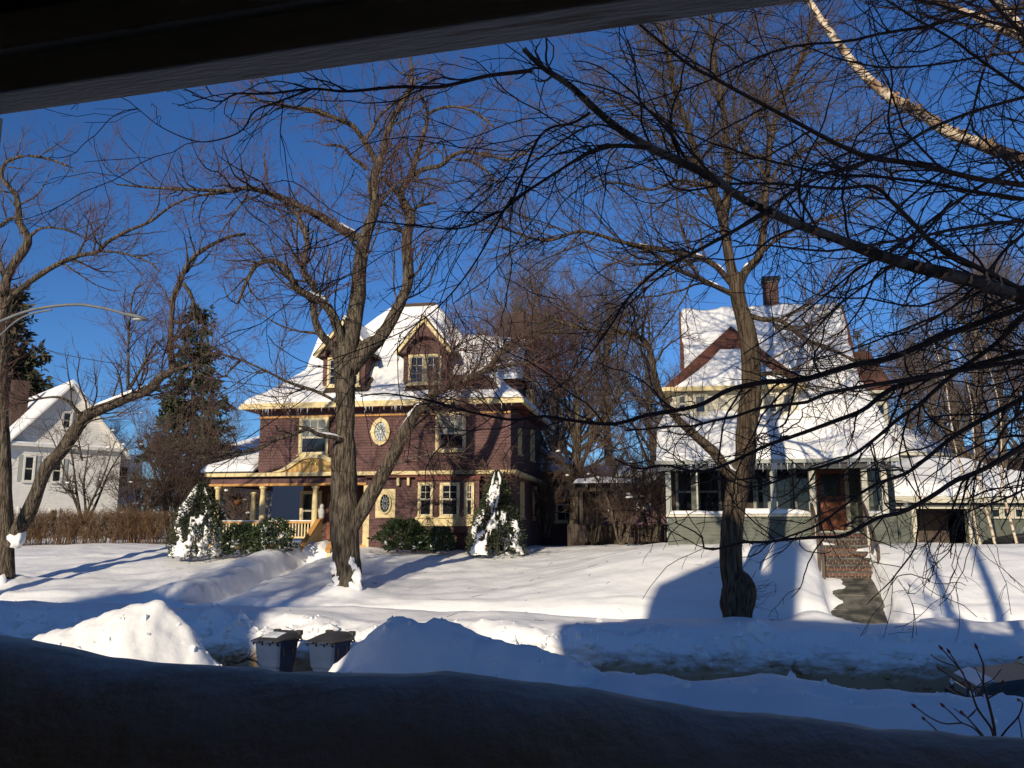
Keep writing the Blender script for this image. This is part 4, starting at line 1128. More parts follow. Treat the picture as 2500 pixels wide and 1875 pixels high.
# ------------------------------------------------------------------ garage and the houses beyond, right
P4 = at(2188, 1214, 33.0)
F4 = Frame(P4, radians(7), -1.1)
H4 = F4.root('garage')
tag(H4, 'low garage with a thick snow roof and dark open door', 'garage')
W4 = F4.x(2640, 1220); D4 = 7.0; ze4 = F4.z(1228, 2300)
gx0, gx1 = F4.x(2237, 1280), F4.x(2364, 1280)
zl4 = F4.z(1242, 2300)
boxes('wall', [(0, gx0, 0, .2, 0, ze4), (gx1, W4, 0, .2, 0, ze4), (gx0, gx1, 0, .2, zl4, ze4), (0, .2, .2, D4, 0, ze4), (W4 - .2, W4, .2, D4, 0, ze4), (.2, W4 - .2, D4 - .2, D4, 0, ze4)], M['green'], H4)
boxes('fascia', [(-.3, W4 + .3, -.42, -.3, ze4, ze4 + .12), (-.3, W4 + .3, -.36, -.3, ze4 + .13, ze4 + .22), (-.2, W4, -.04, -.001, ze4 - .2, ze4 - .08)], M['pale_trim'], H4)
boxes('door_frame', [(gx0 - .16, gx0, -.05, .01, 0, zl4), (gx1, gx1 + .16, -.05, .01, 0, zl4), (gx0 - .16, gx1 + .16, -.05, -.002, zl4, zl4 + .1)], M['pale_trim'], H4)
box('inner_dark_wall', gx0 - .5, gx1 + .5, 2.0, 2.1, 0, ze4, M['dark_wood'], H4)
box('garage_floor', .2, W4 - .2, .2, D4 - .2, 0, .1, M['concrete'], H4)
for k in range(5):
    x0 = F4.x(2418 + 28 * k, 1255); window(H4, x0 + .2, F4.z(1266, 2420), .42, .42, -.002, trim='pale_trim', fw=.05, panes=((1, 1), None), mats=('glass',), sill=False)
def roof4(x, y):
    d = np.minimum(np.minimum(x + .35, W4 + .35 - x), np.minimum(y + .35, D4 + .35 - y))
    return ze4 + .22 + np.clip(d, 0, 3.2) * .42
roof_surface('roof', H4, roof4, -.35, W4 + .35, -.35, D4 + .35, 'roof_brown')
snow_over('roof_snow', H4, roof4, -.33, W4 + .33, -.33, D4 + .33, lambda x, y: .38 + .05 * n2(x, y, .7, 2, 3.), .12, 3.0)
lathe('wall_lamp', [(.05, 0), (.09, .05), (.09, .2), (.03, .26)], M['white'], H4, (F4.x(2207, 1232), -.1, F4.z(1236, 2207)))

def plain_house(name, u0, u1, vtop, veave, Y, rot, label, wall, depth=8, hip=.5, roofm='snow_roof'):
    P = at(u0, veave, Y); F = Frame(P, radians(rot), -.8); h = F.root(name); tag(h, label, 'house')
    W = F.x(u1, veave); ze = F.z(veave, u0); zp = F.z(vtop, (u0 + u1) / 2, depth / 2)
    siding('clapboards', h, 0, W, 0, ze, .2, M[wall]); box('core_wall', .02, W - .02, .01, depth, 0, ze, M[wall], h)
    box('eave', -.3, W + .3, -.35, depth + .3, ze, ze + .15, M['pale_trim'], h)
    q = min(hip * W, depth / 2)
    mesh('roof_snow', [(-.35, -.4, ze + .16), (W + .35, -.4, ze + .16), (W + .35, depth + .35, ze + .16), (-.35, depth + .35, ze + .16), (q, depth / 2, zp), (W - q, depth / 2, zp)],
         [(0, 1, 5, 4), (1, 2, 5), (2, 3, 4, 5), (3, 0, 4)], M[roofm], h)
    n = max(2, int(W / 1.8))
    for i in range(n): window(h, W * (i + .5) / n, max(ze - 1.75, .5), .85, 1.4, -.03, trim='white')
    return h
plain_house('far_house', 2150, 2345, 1022, 1112, 47, 6, 'snow roofed house behind the garage, band of dark windows', 'grey_trim')
plain_house('far_house', 2370, 2560, 1085, 1118, 56, 4, 'farthest house at the right edge beyond the garage', 'brick_dark')
plain_house('far_house', 505, 668, 1060, 1112, 62, -6, 'house past the corner porch, walls tinted like blue shaded snow', 'snow_shade_wall', 9)
plain_house('far_house', 1400, 1625, 1120, 1165, 50, -4, 'low dark house between the purple and green houses', 'purple_plain', 8)

# dark board fence and pergola posts between the two houses
fn = empty('board_fence', tuple(at(1385, 1310, 40.0))); fn.rotation_euler = (0, 0, radians(-8))
tag(fn, 'dark weathered board fence between the two houses', 'fence')
fn.location.z = -.9
for i in range(30):
    if i == 0: bo = boxes('board', [(0, .15, 0, .03, 0, 1.25)], M['dark_wood'], fn); bm_ = bo.data
    else: bo = link('board', bm_, None, fn)
    bo.location = (i * .165, (i % 2) * .012, random.Random(i).uniform(-.05, .03))
boxes('fence_rail', [(0, 5.0, .045, .10, .4, .5), (0, 5.0, .045, .10, 1.0, 1.1)], M['dark_wood'], fn)
pg = empty('pergola', tuple(at(1420, 1300, 37.5)), radians(-10)); pg.location.z = -.8
tag(pg, 'dark timber pergola beside the purple house under snow', 'pergola')
for x in (0, 1.6, 3.2):
    for y in (0, 2): box('post', x - .07, x + .07, y - .07, y + .07, 0, 2.5, M['dark_wood'], pg)
for i in range(8): box('rafter', -.3 + i * .53, -.22 + i * .53, -.4, 2.5, 2.66, 2.82, M['dark_wood'], pg)
boxes('beam', [(-.3, 3.6, -.06, .06, 2.501, 2.655), (-.3, 3.6, 1.94, 2.06, 2.501, 2.655)], M['dark_wood'], pg)
X, Y = np.meshgrid(np.linspace(-.3, 3.6, 40), np.linspace(-.4, 2.5, 26))
grid_mesh('snow_cover', X, Y, 2.83 + (.22 + .06 * n2(X, Y, 1.2, 2, 4.)) * np.clip(np.minimum(np.minimum(X + .3, 3.6 - X), np.minimum(Y + .4, 2.5 - Y)) / .2, 0, 1) ** .5, M['snow_roof'], pg)
# ------------------------------------------------------------------ trees
def unit(v): return v / (np.linalg.norm(v, axis=-1, keepdims=True) + 1e-9)

def spawn(rng, P, R, n, t0, t1, lmin, lmax, ang, up, wig, K, rr, rtip, asd=12, taper_t=.5, rmax=None, bias=None):
    """n side shoots on the polylines P (N,K0,3) with radii R; returns their polylines and radii"""
    N, K0, _ = P.shape
    seg = np.linalg.norm(np.diff(P, axis=1), axis=2); L = seg.sum(1)
    pi_ = rng.choice(N, n, p=L / L.sum())
    t = t0 + (t1 - t0) * rng.rand(n)
    k = np.minimum((t * (K0 - 1)).astype(int), K0 - 2); f = t * (K0 - 1) - k
    A, B = P[pi_, k], P[pi_, k + 1]
    pos = A + (B - A) * f[:, None]; tan_ = unit(B - A)
    rb = R[pi_, k] * (1 - f) + R[pi_, k + 1] * f
    rnd = rng.randn(n, 3)
    if bias is not None: rnd = rnd + np.asarray(bias)
    perp = unit(rnd - (rnd * tan_).sum(1, keepdims=True) * tan_)
    a = np.radians(ang + asd * rng.randn(n))
    d = unit(tan_ * np.cos(a)[:, None] + perp * np.sin(a)[:, None])
    ln = (lmin + (lmax - lmin) * rng.rand(n)) * (1 - taper_t * t)
    Q = np.zeros((n, K, 3)); Q[:, 0] = pos
    st = (ln / (K - 1))[:, None]
    for i in range(1, K):
        Q[:, i] = Q[:, i - 1] + d * st
        d = unit(d + wig * rng.randn(n, 3) + np.array([0, 0, up]) * (1.0 / K) * 2)
    r0 = rb * rr
    if rmax: r0 = np.minimum(r0, rmax)
    r0 = np.maximum(r0, rtip)
    s = np.linspace(0, 1, K)
    RR = r0[:, None] * (1 - s) ** .8 + rtip * s
    return Q, RR

def resample(P, K):
    return np.array([smooth_line(p, K) for p in P])

class Tree:
    def __init__(s, name, base, seed):
        s.root = empty(name, tuple(base)); s.b = np.array(base, float); s.rng = np.random.RandomState(seed)
        s.trunk, s.crown, s.buds = Geo(), Geo(), Geo(); s.snow = []
        s.limbs = []          # (P, R)
    def limb(s, pts, Y0, Y1, w0, w1, S=9, K=30, rough=.05, wl=None, xy=None):
        """limb through photo points, standing Y0..Y1 metres away, w0..w1 photo pixels thick"""
        n = len(pts); Ys = np.linspace(Y0, Y1, n)
        P = np.array([at(u, v, y) for (u, v), y in zip(pts, Ys)]) - s.b
        W = np.array(wl, float) if wl is not None else np.linspace(w0, w1, n)
        R = W / 2 * Ys / FPX
        Q = smooth_line(np.c_[P, R], K)
        return s.add(Q[:, :3], Q[:, 3], S, rough)
    def add(s, P, R, S=9, rough=.05):
        V, F = tube_geo(P[None], R[None], S)
        if rough:
            K = len(P); c = np.repeat(P, S, 0); d = V - c
            k = 1 + rough * fbm((V + s.b) * [7, 7, 1.6], 3) + rough * 1.2 * fbm((V + s.b) * [1.3, 1.3, 1.3], 2) + (rough * .9 * np.abs(vnoise((V + s.b) * [17, 17, 3.0])) if S > 20 else 0)
            V = c + d * k[:, None]
        s.trunk.add(V, F); s.limbs.append((P, R))
        return P, R
    def cap(s, P, R, a, b, lift=.6, fat=.8):
        """snow lying along a limb between its fractions a..b"""
        K = len(P); i0, i1 = int(a * (K - 1)), max(int(b * (K - 1)), int(a * (K - 1)) + 2)
        Q = P[i0:i1 + 1]; r = R[i0:i1 + 1]
        Q2 = smooth_line(np.c_[Q, r], 14); e = np.sin(np.linspace(.12, pi - .12, 14)) ** .5
        rr = Q2[:, 3] * fat * e * (1 + .25 * fbm(Q2[:, :3] * 6, 2))
        C = Q2[:, :3] + np.c_[np.zeros((14, 2)), Q2[:, 3] * lift]
        s.snow.append(tube_geo(C[None], rr[None], 8))
    def pack(s, K=20):
        P = np.array([smooth_line(p, K) for p, r in s.limbs])
        R = np.array([np.interp(np.linspace(0, 1, K), np.linspace(0, 1, len(r)), r) for p, r in s.limbs])
        return P, R
    def build(s, bark, twig, label, cat='tree', group=None, budm=None):
        s.trunk.build('trunk', M[bark], s.root)
        if s.crown.n: s.crown.build('crown', M[twig], s.root)
        for V, F in s.snow: fast_mesh('branch_snow', V, F, M['snow_roof'], s.root)
        if s.buds.n: s.buds.build('buds', M[budm], s.root)['kind'] = 'stuff'
        return tag(s.root, label, cat, group)

def ray_pts(o, sc, pts): return [(o[0] + x * sc, o[1] + y * sc) for x, y in pts]

# ---- great maple in front of the purple house
TA = Tree('maple_tree', T1P - [0, 0, .35], 11)
D = 27.3
trunk = [(848, 1500), (848, 1450), (846, 1400), (843, 1330), (840, 1260), (839, 1200), (840, 1120), (842, 1040), (842, 960), (842, 900), (848, 850)]
TP, TR = TA.limb(trunk, D, D, 0, 0, 44, 150, .085, wl=[94, 78, 68, 64, 66, 63, 54, 46, 47, 52, 54])
zo6 = lambda p: ray_pts((600, 100), .482, p)
A1 = TA.limb([(848, 880), (857, 810)] + zo6([(560, 1350), (590, 1050), (650, 850), (645, 700), (690, 580), (740, 400), (830, 250), (840, 150), (830, 40)]), D, D + .8, 0, 0, 18, 60, .07, wl=[52, 46, 38, 32, 28, 21, 18, 14, 12, 9, 6])
B1 = TA.limb([(852, 900), (890, 855)] + zo6([(700, 1480), (790, 1310), (822, 1200), (815, 1010), (835, 890), (785, 780), (835, 680), (870, 570), (905, 460), (920, 360), (880, 260)]), D, D + 1.6, 0, 0, 18, 60, .08, wl=[48, 42, 32, 27, 29, 24, 26, 19, 16, 13, 11, 9, 6])
C1 = TA.limb([(838, 880)] + zo6([(480, 1500), (440, 1390), (385, 1320), (320, 1290), (250, 1250), (210, 1160), (130, 1115), (50, 1140), (0, 1230), (-40, 1330)]), D, D - 2.0, 28, 7, 12, 44, .07)
C2 = TA.limb([(836, 900)] + zo6([(440, 1550), (385, 1490), (345, 1390), (350, 1260), (290, 1160), (312, 1010), (260, 880), (200, 800)]), D, D - 1.2, 25, 8, 12, 44, .07)
Dl = TA.limb(zo6([(575, 1000), (470, 945), (380, 890), (300, 850), (200, 800), (100, 765), (0, 745)]) + [(565, 466), (469, 463), (367, 458), (285, 450)], D + .3, D - 2.5, 24, 4, 10, 44, .06)
E1 = TA.limb(zo6([(660, 610), (600, 510), (540, 430), (450, 390), (350, 350), (240, 335), (100, 310), (0, 270)]), D + .6, D - 1.0, 17, 5, 9, 36, .06)
TA.limb(zo6([(600, 510), (640, 450), (680, 380), (760, 310), (830, 260)]), D + .5, D + .7, 10, 6, 8)
TA.limb(zo6([(785, 790), (740, 740), (690, 690)]), D + 1.2, D + .6, 14, 12, 8)
B2 = TA.limb(zo6([(835, 690), (900, 650), (990, 630), (1040, 585), (1110, 560), (1200, 575), (1340, 600), (1400, 570), (1470, 590)]), D + 1.3, D - .5, 14, 5, 8, 30)
TA.limb(zo6([(1060, 600), (1140, 610), (1200, 640), (1260, 700), (1290, 780)]), D + 1.0, D - .2, 7, 3, 7)
TA.limb(zo6([(920, 370), (990, 340), (1080, 335), (1180, 370), (1260, 440)]), D + 1.5, D + .5, 9, 4, 7)
TA.limb(zo6([(420, 930), (350, 870), (270, 870), (310, 1000)]), D - .4, D - 1.0, 10, 8, 7)
ST1 = TA.limb(zo6([(610, 650), (580, 620), (540, 590), (500, 540), (460, 530), (410, 528)]), D + .4, D - .2, 11, 6, 8)
ST2 = TA.limb(zo6([(840, 880), (870, 840), (930, 825), (965, 820)]), D + 1.2, D + .8, 9, 5, 7)
F1b = TA.limb([(862, 1290), (905, 1210), (945, 1140), (985, 1060), (1018, 1005), (1040, 985), (1065, 955), (1103, 940), (1182, 903), (1239, 845), (1295, 808), (1360, 770)], D - .1, D - 1.5, 0, 0, 14, 50, .06, wl=[30, 36, 33, 30, 26, 22, 22, 19, 16, 13, 10, 6])
G1 = TA.limb([(835, 1075), (812, 1066), (778, 1061), (751, 1047), (728, 1056), (672, 1074), (624, 1099), (548, 1104), (480, 1104), (420, 1095)], D - .3, D - 3.0, 14, 4, 8, 34, .06)
G2 = TA.limb([(830, 985), (770, 955), (703, 933), (658, 910), (586, 878), (523, 865), (470, 880)], D - .2, D - 2.4, 9, 3, 7)
G3 = TA.limb([(586, 880), (560, 905), (545, 920), (500, 890), (440, 900)], D - 1.6, D - 2.4, 6, 2, 7)
G4 = TA.limb([(1110, 935), (1090, 900), (1110, 850), (1170, 820)], D - .9, D - .4, 8, 3, 7)
G5 = TA.limb([(1180, 905), (1250, 890), (1330, 880), (1400, 850)], D - 1.1, D - 1.9, 9, 3, 7)
for (P, R), a, b in ((Dl, .02, .16), (C1, .22, .50), (B1, .10, .22), (F1b, .25, .52), (F1b, .62, .80), (G1, .02, .24), (A1, .33, .36), (C1, .12, .16)):
    TA.cap(P, R, a, b)
# snow plastered on the foot of the trunk
for k, (a, zc, w) in enumerate(((-2.0, .75, .22), (-1.5, .55, .3), (-1.1, .95, .2), (-2.3, 1.2, .2), (-1.2, 1.35, .13))):
    V, F = blob(.36 * cos(a), .36 * sin(a), zc, w, w * .34, w * 1.25, k + 3, .8, 22, 16)
    TA.snow.append((V, F))
P, R = TA.pack(); P, R = P[1:], R[1:]
q1, r1 = spawn(TA.rng, P, R, 240, .22, 1.0, 1.2, 4.0, 50, .25, .17, 10, .45, .008, rmax=.036)
q2, r2 = spawn(TA.rng, np.concatenate([q1, resample(P, 10)]), np.concatenate([r1, R[:, ::2]]), 1750, .15, 1.0, .6, 2.3, 45, .35, .17, 6, .5, .004, rmax=.013)
q3, r3 = spawn(TA.rng, q2, r2, 6200, .15, 1.0, .3, 1.05, 42, .4, .17, 4, .65, .0028, rmax=.0062)
q4, r4 = spawn(TA.rng, q3, r3, 5200, .2, 1.0, .12, .45, 40, .4, .12, 3, .8, .0024, rmax=.0042)
TA.trunk.tubes(q1, r1, 6)
# the low right-hand limb carries a thicket of fine shoots towards the gap
Pl = np.array([smooth_line(p, 20) for p, r in (F1b, G4, G5)]); Rl = np.full((3, 20), .04)
e1, f1 = spawn(TA.rng, Pl, Rl, 70, .45, 1.0, .9, 2.8, 45, .15, .18, 10, .5, .006, rmax=.02)
e2, f2 = spawn(TA.rng, e1, f1, 620, .1, 1.0, .5, 1.6, 45, .15, .18, 6, .5, .004, rmax=.010)
e3, f3 = spawn(TA.rng, e2, f2, 2200, .1, 1.0, .25, .8, 42, .15, .18, 4, .65, .0028, rmax=.006)
for q, r, s in ((e1, f1, 5), (e2, f2, 4), (e3, f3, 3)): TA.crown.tubes(q, r, s)
for q, r, s in ((q2, r2, 4), (q3, r3, 3), (q4, r4, 3)): TA.crown.tubes(q, r, s)
TA.build('bark', 'twig_red', 'big old maple with snow on its limbs before the purple house')

# ---- maple at the left edge of the picture
TB = Tree('maple_tree', T0P - [0, 0, .35], 21)
D = 30.0
zL = lambda p: ray_pts((0, 300), .422, p); z7 = lambda p: ray_pts((0, 850), .2712, p)
TB.limb([(14, 1490), (14, 1430), (13, 1350), (12, 1270), (10, 1180), (6, 1090), (4, 1000), (4, 900), (5, 820)] + zL([(20, 1000), (60, 850), (160, 690), (115, 580), (92, 420), (15, 330), (30, 235), (150, 190), (300, 215), (420, 260)]), D, D, 0, 0, 18, 90, .06,
        wl=[52, 44, 38, 38, 36, 34, 30, 30, 28, 26, 22, 20, 17, 14, 11, 9, 8, 6, 3])
L2 = TB.limb([(22, 1330)] + z7([(180, 1610), (250, 1500), (330, 1300), (420, 1080), (560, 920), (680, 740), (760, 620), (950, 530), (1170, 440), (1350, 370), (1450, 260), (1550, 190)]) + zL([(985, 1300), (992, 1150), (1005, 1000), (1050, 900), (1080, 830), (1150, 750), (1300, 670), (1420, 640)]), D - .2, D - 2.6, 0, 0, 14, 90, .06,
        wl=[30, 34, 34, 32, 31, 31, 31, 29, 26, 24, 24, 20, 17, 15, 13, 13, 12, 11, 10, 8, 6])
L3 = TB.limb(zL([(20, 1090), (60, 1020), (110, 970), (200, 900), (330, 820), (450, 770), (570, 745), (620, 690), (750, 620), (870, 570), (1000, 475), (1150, 420), (1320, 390)]), D, D - 2.0, 17, 4, 9, 46)
TB.limb(zL([(590, 742), (700, 752), (850, 800), (930, 865)]), D - 1.0, D - 1.6, 7, 3, 7)
TB.limb(zL([(180, 650), (240, 610), (340, 610), (440, 640), (560, 690)]), D, D - .8, 8, 3, 7)
TB.limb(zL([(0, 600), (50, 560), (100, 545)]), D + .2, D, 10, 8, 7)
TB.limb(zL([(1060, 930), (1105, 1000), (1125, 1090), (1090, 1150), (1000, 1150)]), D - 2.3, D - 2.4, 11, 7, 7)
TB.limb(z7([(1500, 220), (1650, 170), (1760, 130), (1850, 60), (2000, 30)]), D - 2.0, D - 3, 10, 4, 7)
TB.limb(zL([(740, 1545), (742, 1400), (745, 1200), (775, 980), (830, 930)]), D - 1.6, D - 1.4, 8, 3, 7)
TB.limb(zL([(745, 1540), (800, 1450), (880, 1310), (910, 1260)]), D - 1.6, D - 1.9, 9, 4, 7)
TB.limb(z7([(740, 610), (690, 560), (600, 470), (480, 440), (250, 480), (60, 560)]), D - 1.2, D - 2.2, 10, 3, 7)
TB.limb(z7([(560, 930), (690, 880), (740, 1010), (700, 790)]), D - 1.0, D - 1.8, 6, 3, 7)
TB.limb(zL([(30, 900), (0, 800), (-60, 700)]), D, D + 1, 12, 7, 7)
TB.cap(*L2, .36, .55, .7, .85); TB.cap(*L2, .14, .16)
V, F = blob(.33, -.30, 2.05, .28, .2, .34, 9, .3, 18, 12); TB.snow.append((V, F))
V, F = blob(-.15, -.35, .55, .36, .25, .4, 5, .4); TB.snow.append((V, F))
P, R = TB.pack()
q1, r1 = spawn(TB.rng, P, R, 120, .3, 1.0, 1.0, 3.2, 50, .4, .15, 10, .45, .008, rmax=.034)
q2, r2 = spawn(TB.rng, np.concatenate([q1, resample(P, 10)]), np.concatenate([r1, R[:, ::2]]), 760, .2, 1.0, .5, 1.9, 45, .5, .15, 6, .5, .004, rmax=.013)
q3, r3 = spawn(TB.rng, q2, r2, 2900, .15, 1.0, .25, .9, 40, .45, .14, 4, .65, .0028, rmax=.0062)
q4, r4 = spawn(TB.rng, q3, r3, 3200, .2, 1.0, .12, .45, 38, .4, .12, 3, .8, .0024, rmax=.0042)
TB.trunk.tubes(q1, r1, 6)
for q, r, s in ((q2, r2, 4), (q3, r3, 3), (q4, r4, 3)): TB.crown.tubes(q, r, s)
TB.build('bark', 'twig_red', 'forked maple at the left edge with a snow topped leaning limb')

# ---- linden in front of the green house
TC = Tree('linden_tree', T3P - [0, 0, .3], 31)
D = 22.0
zR = lambda p: ray_pts((1250, 0), .565, p); z5 = lambda p: ray_pts((1580, 650), .2712, p); z6 = lambda p: ray_pts((1580, 1050), .2712, p)
TC.limb([(1800, 1545), (1800, 1505), (1799, 1480), (1803, 1450), (1800, 1425), (1788, 1400), (1785, 1370), (1786, 1320), (1790, 1260), (1800, 1200), (1812, 1150), (1820, 1110), (1823, 1050), (1830, 990), (1835, 940), (1834, 890), (1830, 840), (1820, 786), (1806, 745), (1799, 704), (1795, 670)], D, D, 0, 0, 28, 110, .06,
        wl=[72, 68, 76, 80, 72, 53, 50, 50, 52, 55, 53, 49, 50, 48, 48, 46, 45, 43, 38, 37, 39])
S1 = TC.limb([(1797, 690)] + zR([(945, 1150), (920, 1000), (885, 860), (800, 680), (760, 550), (705, 400), (680, 250), (650, 130), (640, 20)]), D, D - .3, 28, 8, 14, 60, .06)
S2 = TC.limb(zR([(905, 940), (930, 830), (930, 650), (905, 420), (870, 250), (860, 120), (850, 0)]), D, D + .8, 22, 8, 12, 50, .06)
S3 = TC.limb([(1803, 700)] + zR([(1010, 1170), (1070, 1100), (1090, 950), (1100, 800), (1120, 600), (1160, 450), (1230, 300), (1290, 120), (1300, 0)]), D, D + .3, 24, 7, 12, 60, .06)
S4 = TC.limb([(1806, 1180), (1795, 1165), (1775, 1150), (1743, 1104), (1700, 1066), (1661, 1030), (1621, 981), (1598, 921), (1586, 853), (1545, 815), (1470, 812), (1380, 790), (1330, 770)], D, D - 1.6, 30, 6, 12, 60, .07)
S5 = TC.limb(zR([(960, 1240), (880, 1150), (800, 1110), (720, 1095), (600, 1070), (470, 1045), (300, 1000), (150, 1040), (0, 1000), (-100, 960)]), D, D - 2.4, 17, 4, 9, 44, .06)
S6 = TC.limb(zR([(950, 1270), (820, 1210), (700, 1155), (600, 1090), (500, 1060)]), D, D - 1.2, 15, 5, 9, 30, .06)
S7 = TC.limb(z5([(900, 440), (1050, 480), (1200, 490), (1400, 640), (1550, 710), (1700, 770), (1900, 860), (2100, 880)]), D, D - 2.0, 15, 4, 9, 40)
S8 = TC.limb(z5([(1000, 980), (1150, 960), (1300, 1000), (1450, 990)]), D, D - .8, 12, 4, 8)
S9 = TC.limb(zR([(1005, 1170), (1150, 1030), (1300, 960), (1450, 920), (1600, 800), (1700, 700)]), D, D - 1.5, 10, 3, 8)
TC.limb(zR([(820, 720), (700, 640), (560, 520), (430, 420), (300, 380)]), D, D - 1.5, 11, 3, 8)
TC.limb(zR([(930, 700), (1000, 560), (1080, 470), (1190, 380), (1300, 330)]), D + .2, D - .6, 9, 3, 8)
TC.limb(zR([(910, 470), (830, 330), (760, 200), (700, 100)]), D + .3, D + .8, 9, 3, 8)
TC.limb(zR([(1090, 820), (1180, 700), (1330, 620), (1480, 590), (1600, 500)]), D + .2, D - 1.2, 10, 3, 8)
TC.limb(zR([(1100, 760), (1000, 620), (960, 450), (1000, 250), (1040, 60)]), D + .2, D + 1.2, 9, 3, 8)
TC.limb(zR([(860, 800), (720, 780), (600, 820), (430, 790), (300, 850)]), D - .1, D - 2.0, 9, 3, 8)
TC.cap(*S5, .05, .12); TC.cap(*S5, .18, .24); TC.cap(*S5, .40, .44); TC.cap(*S6, .1, .3); TC.cap(*S4, .0, .12); TC.cap(*S4, .32, .42); TC.cap(*S3, .04, .10)
# water shoots on the burl at its foot
P, R = TC.pack()
bp = P[:1, :2] * 1.0; 
wq, wr = spawn(TC.rng, P[:1], R[:1] * .15, 40, .06, .12, .5, 1.1, 75, .2, .2, 5, .3, .003, rmax=.006, bias=(1.5, -1, 0)); TC.crown.tubes(wq, wr, 3)
P, R = P[1:], R[1:]
q1, r1 = spawn(TC.rng, P, R, 300, .15, 1.0, 1.3, 4.6, 50, .1, .16, 10, .45, .007, rmax=.03)
q2, r2 = spawn(TC.rng, np.concatenate([q1, resample(P, 10)]), np.concatenate([r1, R[:, ::2]]), 2500, .12, 1.0, .6, 2.2, 45, .05, .18, 6, .5, .004, rmax=.012)
q3, r3 = spawn(TC.rng, q2, r2, 9000, .15, 1.0, .3, 1.0, 42, 0., .2, 4, .65, .0028, rmax=.006)
q4, r4 = spawn(TC.rng, q3, r3, 7500, .2, 1.0, .12, .4, 40, 0., .16, 3, .8, .0024, rmax=.004)
TC.trunk.tubes(q1, r1, 6)
for q, r, s in ((q2, r2, 4), (q3, r3, 3), (q4, r4, 3)): TC.crown.tubes(q, r, s)
TC.build('bark_linden', 'twig', 'straight linden with a burl at its foot before the green house')

# ---- birch beside the porch: its trunks stand outside the picture, its boughs sweep across it
bx, by = 4.6, 5.3
TD = Tree('birch_tree', (bx, by, -2.8), 41)
for (dx, dy, h, r, lean) in ((-.6, -.1, 10.5, .19, -.3), (.4, .2, 11.4, .21, .3)):
    z = np.linspace(0, h, 40)
    P = np.c_[dx + lean * (z / h) ** 1.6 + .06 * np.sin(z * 1.1), dy + .05 * np.sin(z * .9 + 1), z]
    TD.add(P, r * (1 - .6 * z / h) + .01, 16, .08)
nT = len(TD.limbs)
def bough(pts, Y0, Y1, w0, w1, S=9, K=40, rough=.06, root=None):
    """bough from the trunk (outside the frame on the right) through photo points"""
    n = len(pts); Ys = np.linspace(Y0, Y1, n)
    P = np.array([at(u, v, y) for (u, v), y in zip(pts, Ys)])
    W = np.linspace(w0, w1, n) * (1.0 if S > 10 else .78); R = W / 2 * Ys / FPX
    d = P[0] - P[1]
    tx, ty = bx - .2, by
    gap = max(tx - P[0, 0], .3); m = P[0] + d / np.linalg.norm(d) * min(gap * .5, .8)
    e = np.array([tx, ty, P[0, 2] + .5 * (m[2] - P[0, 2]) - .15])
    P = np.vstack([e, m, P]) - TD.b; R = np.r_[R[0] * 1.35, R[0] * 1.15, R]
    Q = smooth_line(np.c_[P, R], K)
    return TD.add(Q[:, :3], Q[:, 3], S, rough)
z8 = lambda p: ray_pts((2000, 900), .3014, p)
big = []
big.append(bough(zR([(2212, 1290), (2050, 1230), (1900, 1190), (1700, 1140), (1550, 1090), (1400, 1030), (1250, 975), (1120, 920), (980, 850), (900, 790), (750, 710), (600, 640), (480, 570), (380, 490), (250, 370), (130, 290), (50, 210)]), 5.0, 4.4, 36, 14, 14, 90, .16))
big.append(bough(zR([(2212, 690), (2060, 635), (1900, 575), (1780, 500), (1650, 430), (1560, 360), (1480, 280), (1420, 200), (1360, 120), (1300, 30), (1250, -60)]), 6.6, 7.6, 36, 14, 14, 80, .12))
big.append(bough(zR([(2212, 160), (2090, 115), (2000, 70), (1900, 30), (1830, 0), (1750, -40)]), 7.0, 7.6, 26, 14, 12, 50, .12))
big.append(bough(zR([(2280, 230), (2212, 140), (2150, 60), (2090, 0), (2040, -60)]), 6.4, 6.8, 26, 18, 12, 40, .12))
thin = []
thin.append(bough(zR([(2212, 800), (2000, 770), (1750, 710), (1550, 680), (1400, 620), (1250, 540), (1100, 460), (950, 380), (860, 330), (780, 290), (700, 230), (580, 130), (500, 60)]), 5.0, 4.6, 19, 9, 10, 70, .05))
thin.append(bough(zR([(2212, 1260), (2100, 1200), (1980, 1140), (1830, 1060), (1720, 950), (1640, 870), (1560, 805), (1400, 815), (1150, 795), (950, 795), (720, 820), (640, 710), (560, 620)]), 5.0, 4.6, 20, 4, 9, 70, .05))
thin.append(bough([(2500, 750), (2317, 815), (2180, 872), (2095, 889), (2027, 908), (1960, 927), (1878, 932), (1810, 943), (1770, 956), (1716, 986), (1661, 1000), (1580, 1013), (1500, 1035), (1400, 1027), (1329, 1016), (1262, 1025), (1205, 1018), (1126, 1000), (1069, 982), (1002, 969), (934, 960), (880, 968)], 5.4, 4.8, 21, 4, 9, 80, .05))
thin.append(bough([(2500, 880), (2340, 905)] + z5([(2212, 1040), (1950, 1080), (1600, 1150), (1450, 1220), (1200, 1250), (1000, 1280), (800, 1350), (600, 1390), (400, 1440), (200, 1440), (0, 1465), (-200, 1480)]), 5.2, 4.9, 15, 5, 9, 60, .05))
thin.append(bough(z8([(1659, 240), (1400, 370), (1200, 480), (1050, 580), (850, 740), (700, 850), (500, 920), (350, 1000), (230, 1090), (0, 1260), (-220, 1350), (-430, 1420)]), 5.2, 4.7, 17, 5, 9, 60, .05))
thin.append(bough(z8([(1659, 620), (1500, 720), (1300, 830), (1100, 910), (950, 1010), (780, 1110), (650, 1170), (500, 1200), (380, 1260), (200, 1355), (0, 1365)]) + z6([(1250, 985), (1050, 1010), (870, 1010), (650, 1065), (520, 1070), (490, 960), (400, 900), (250, 830)]), 5.0, 4.7, 18, 4, 9, 70, .05))
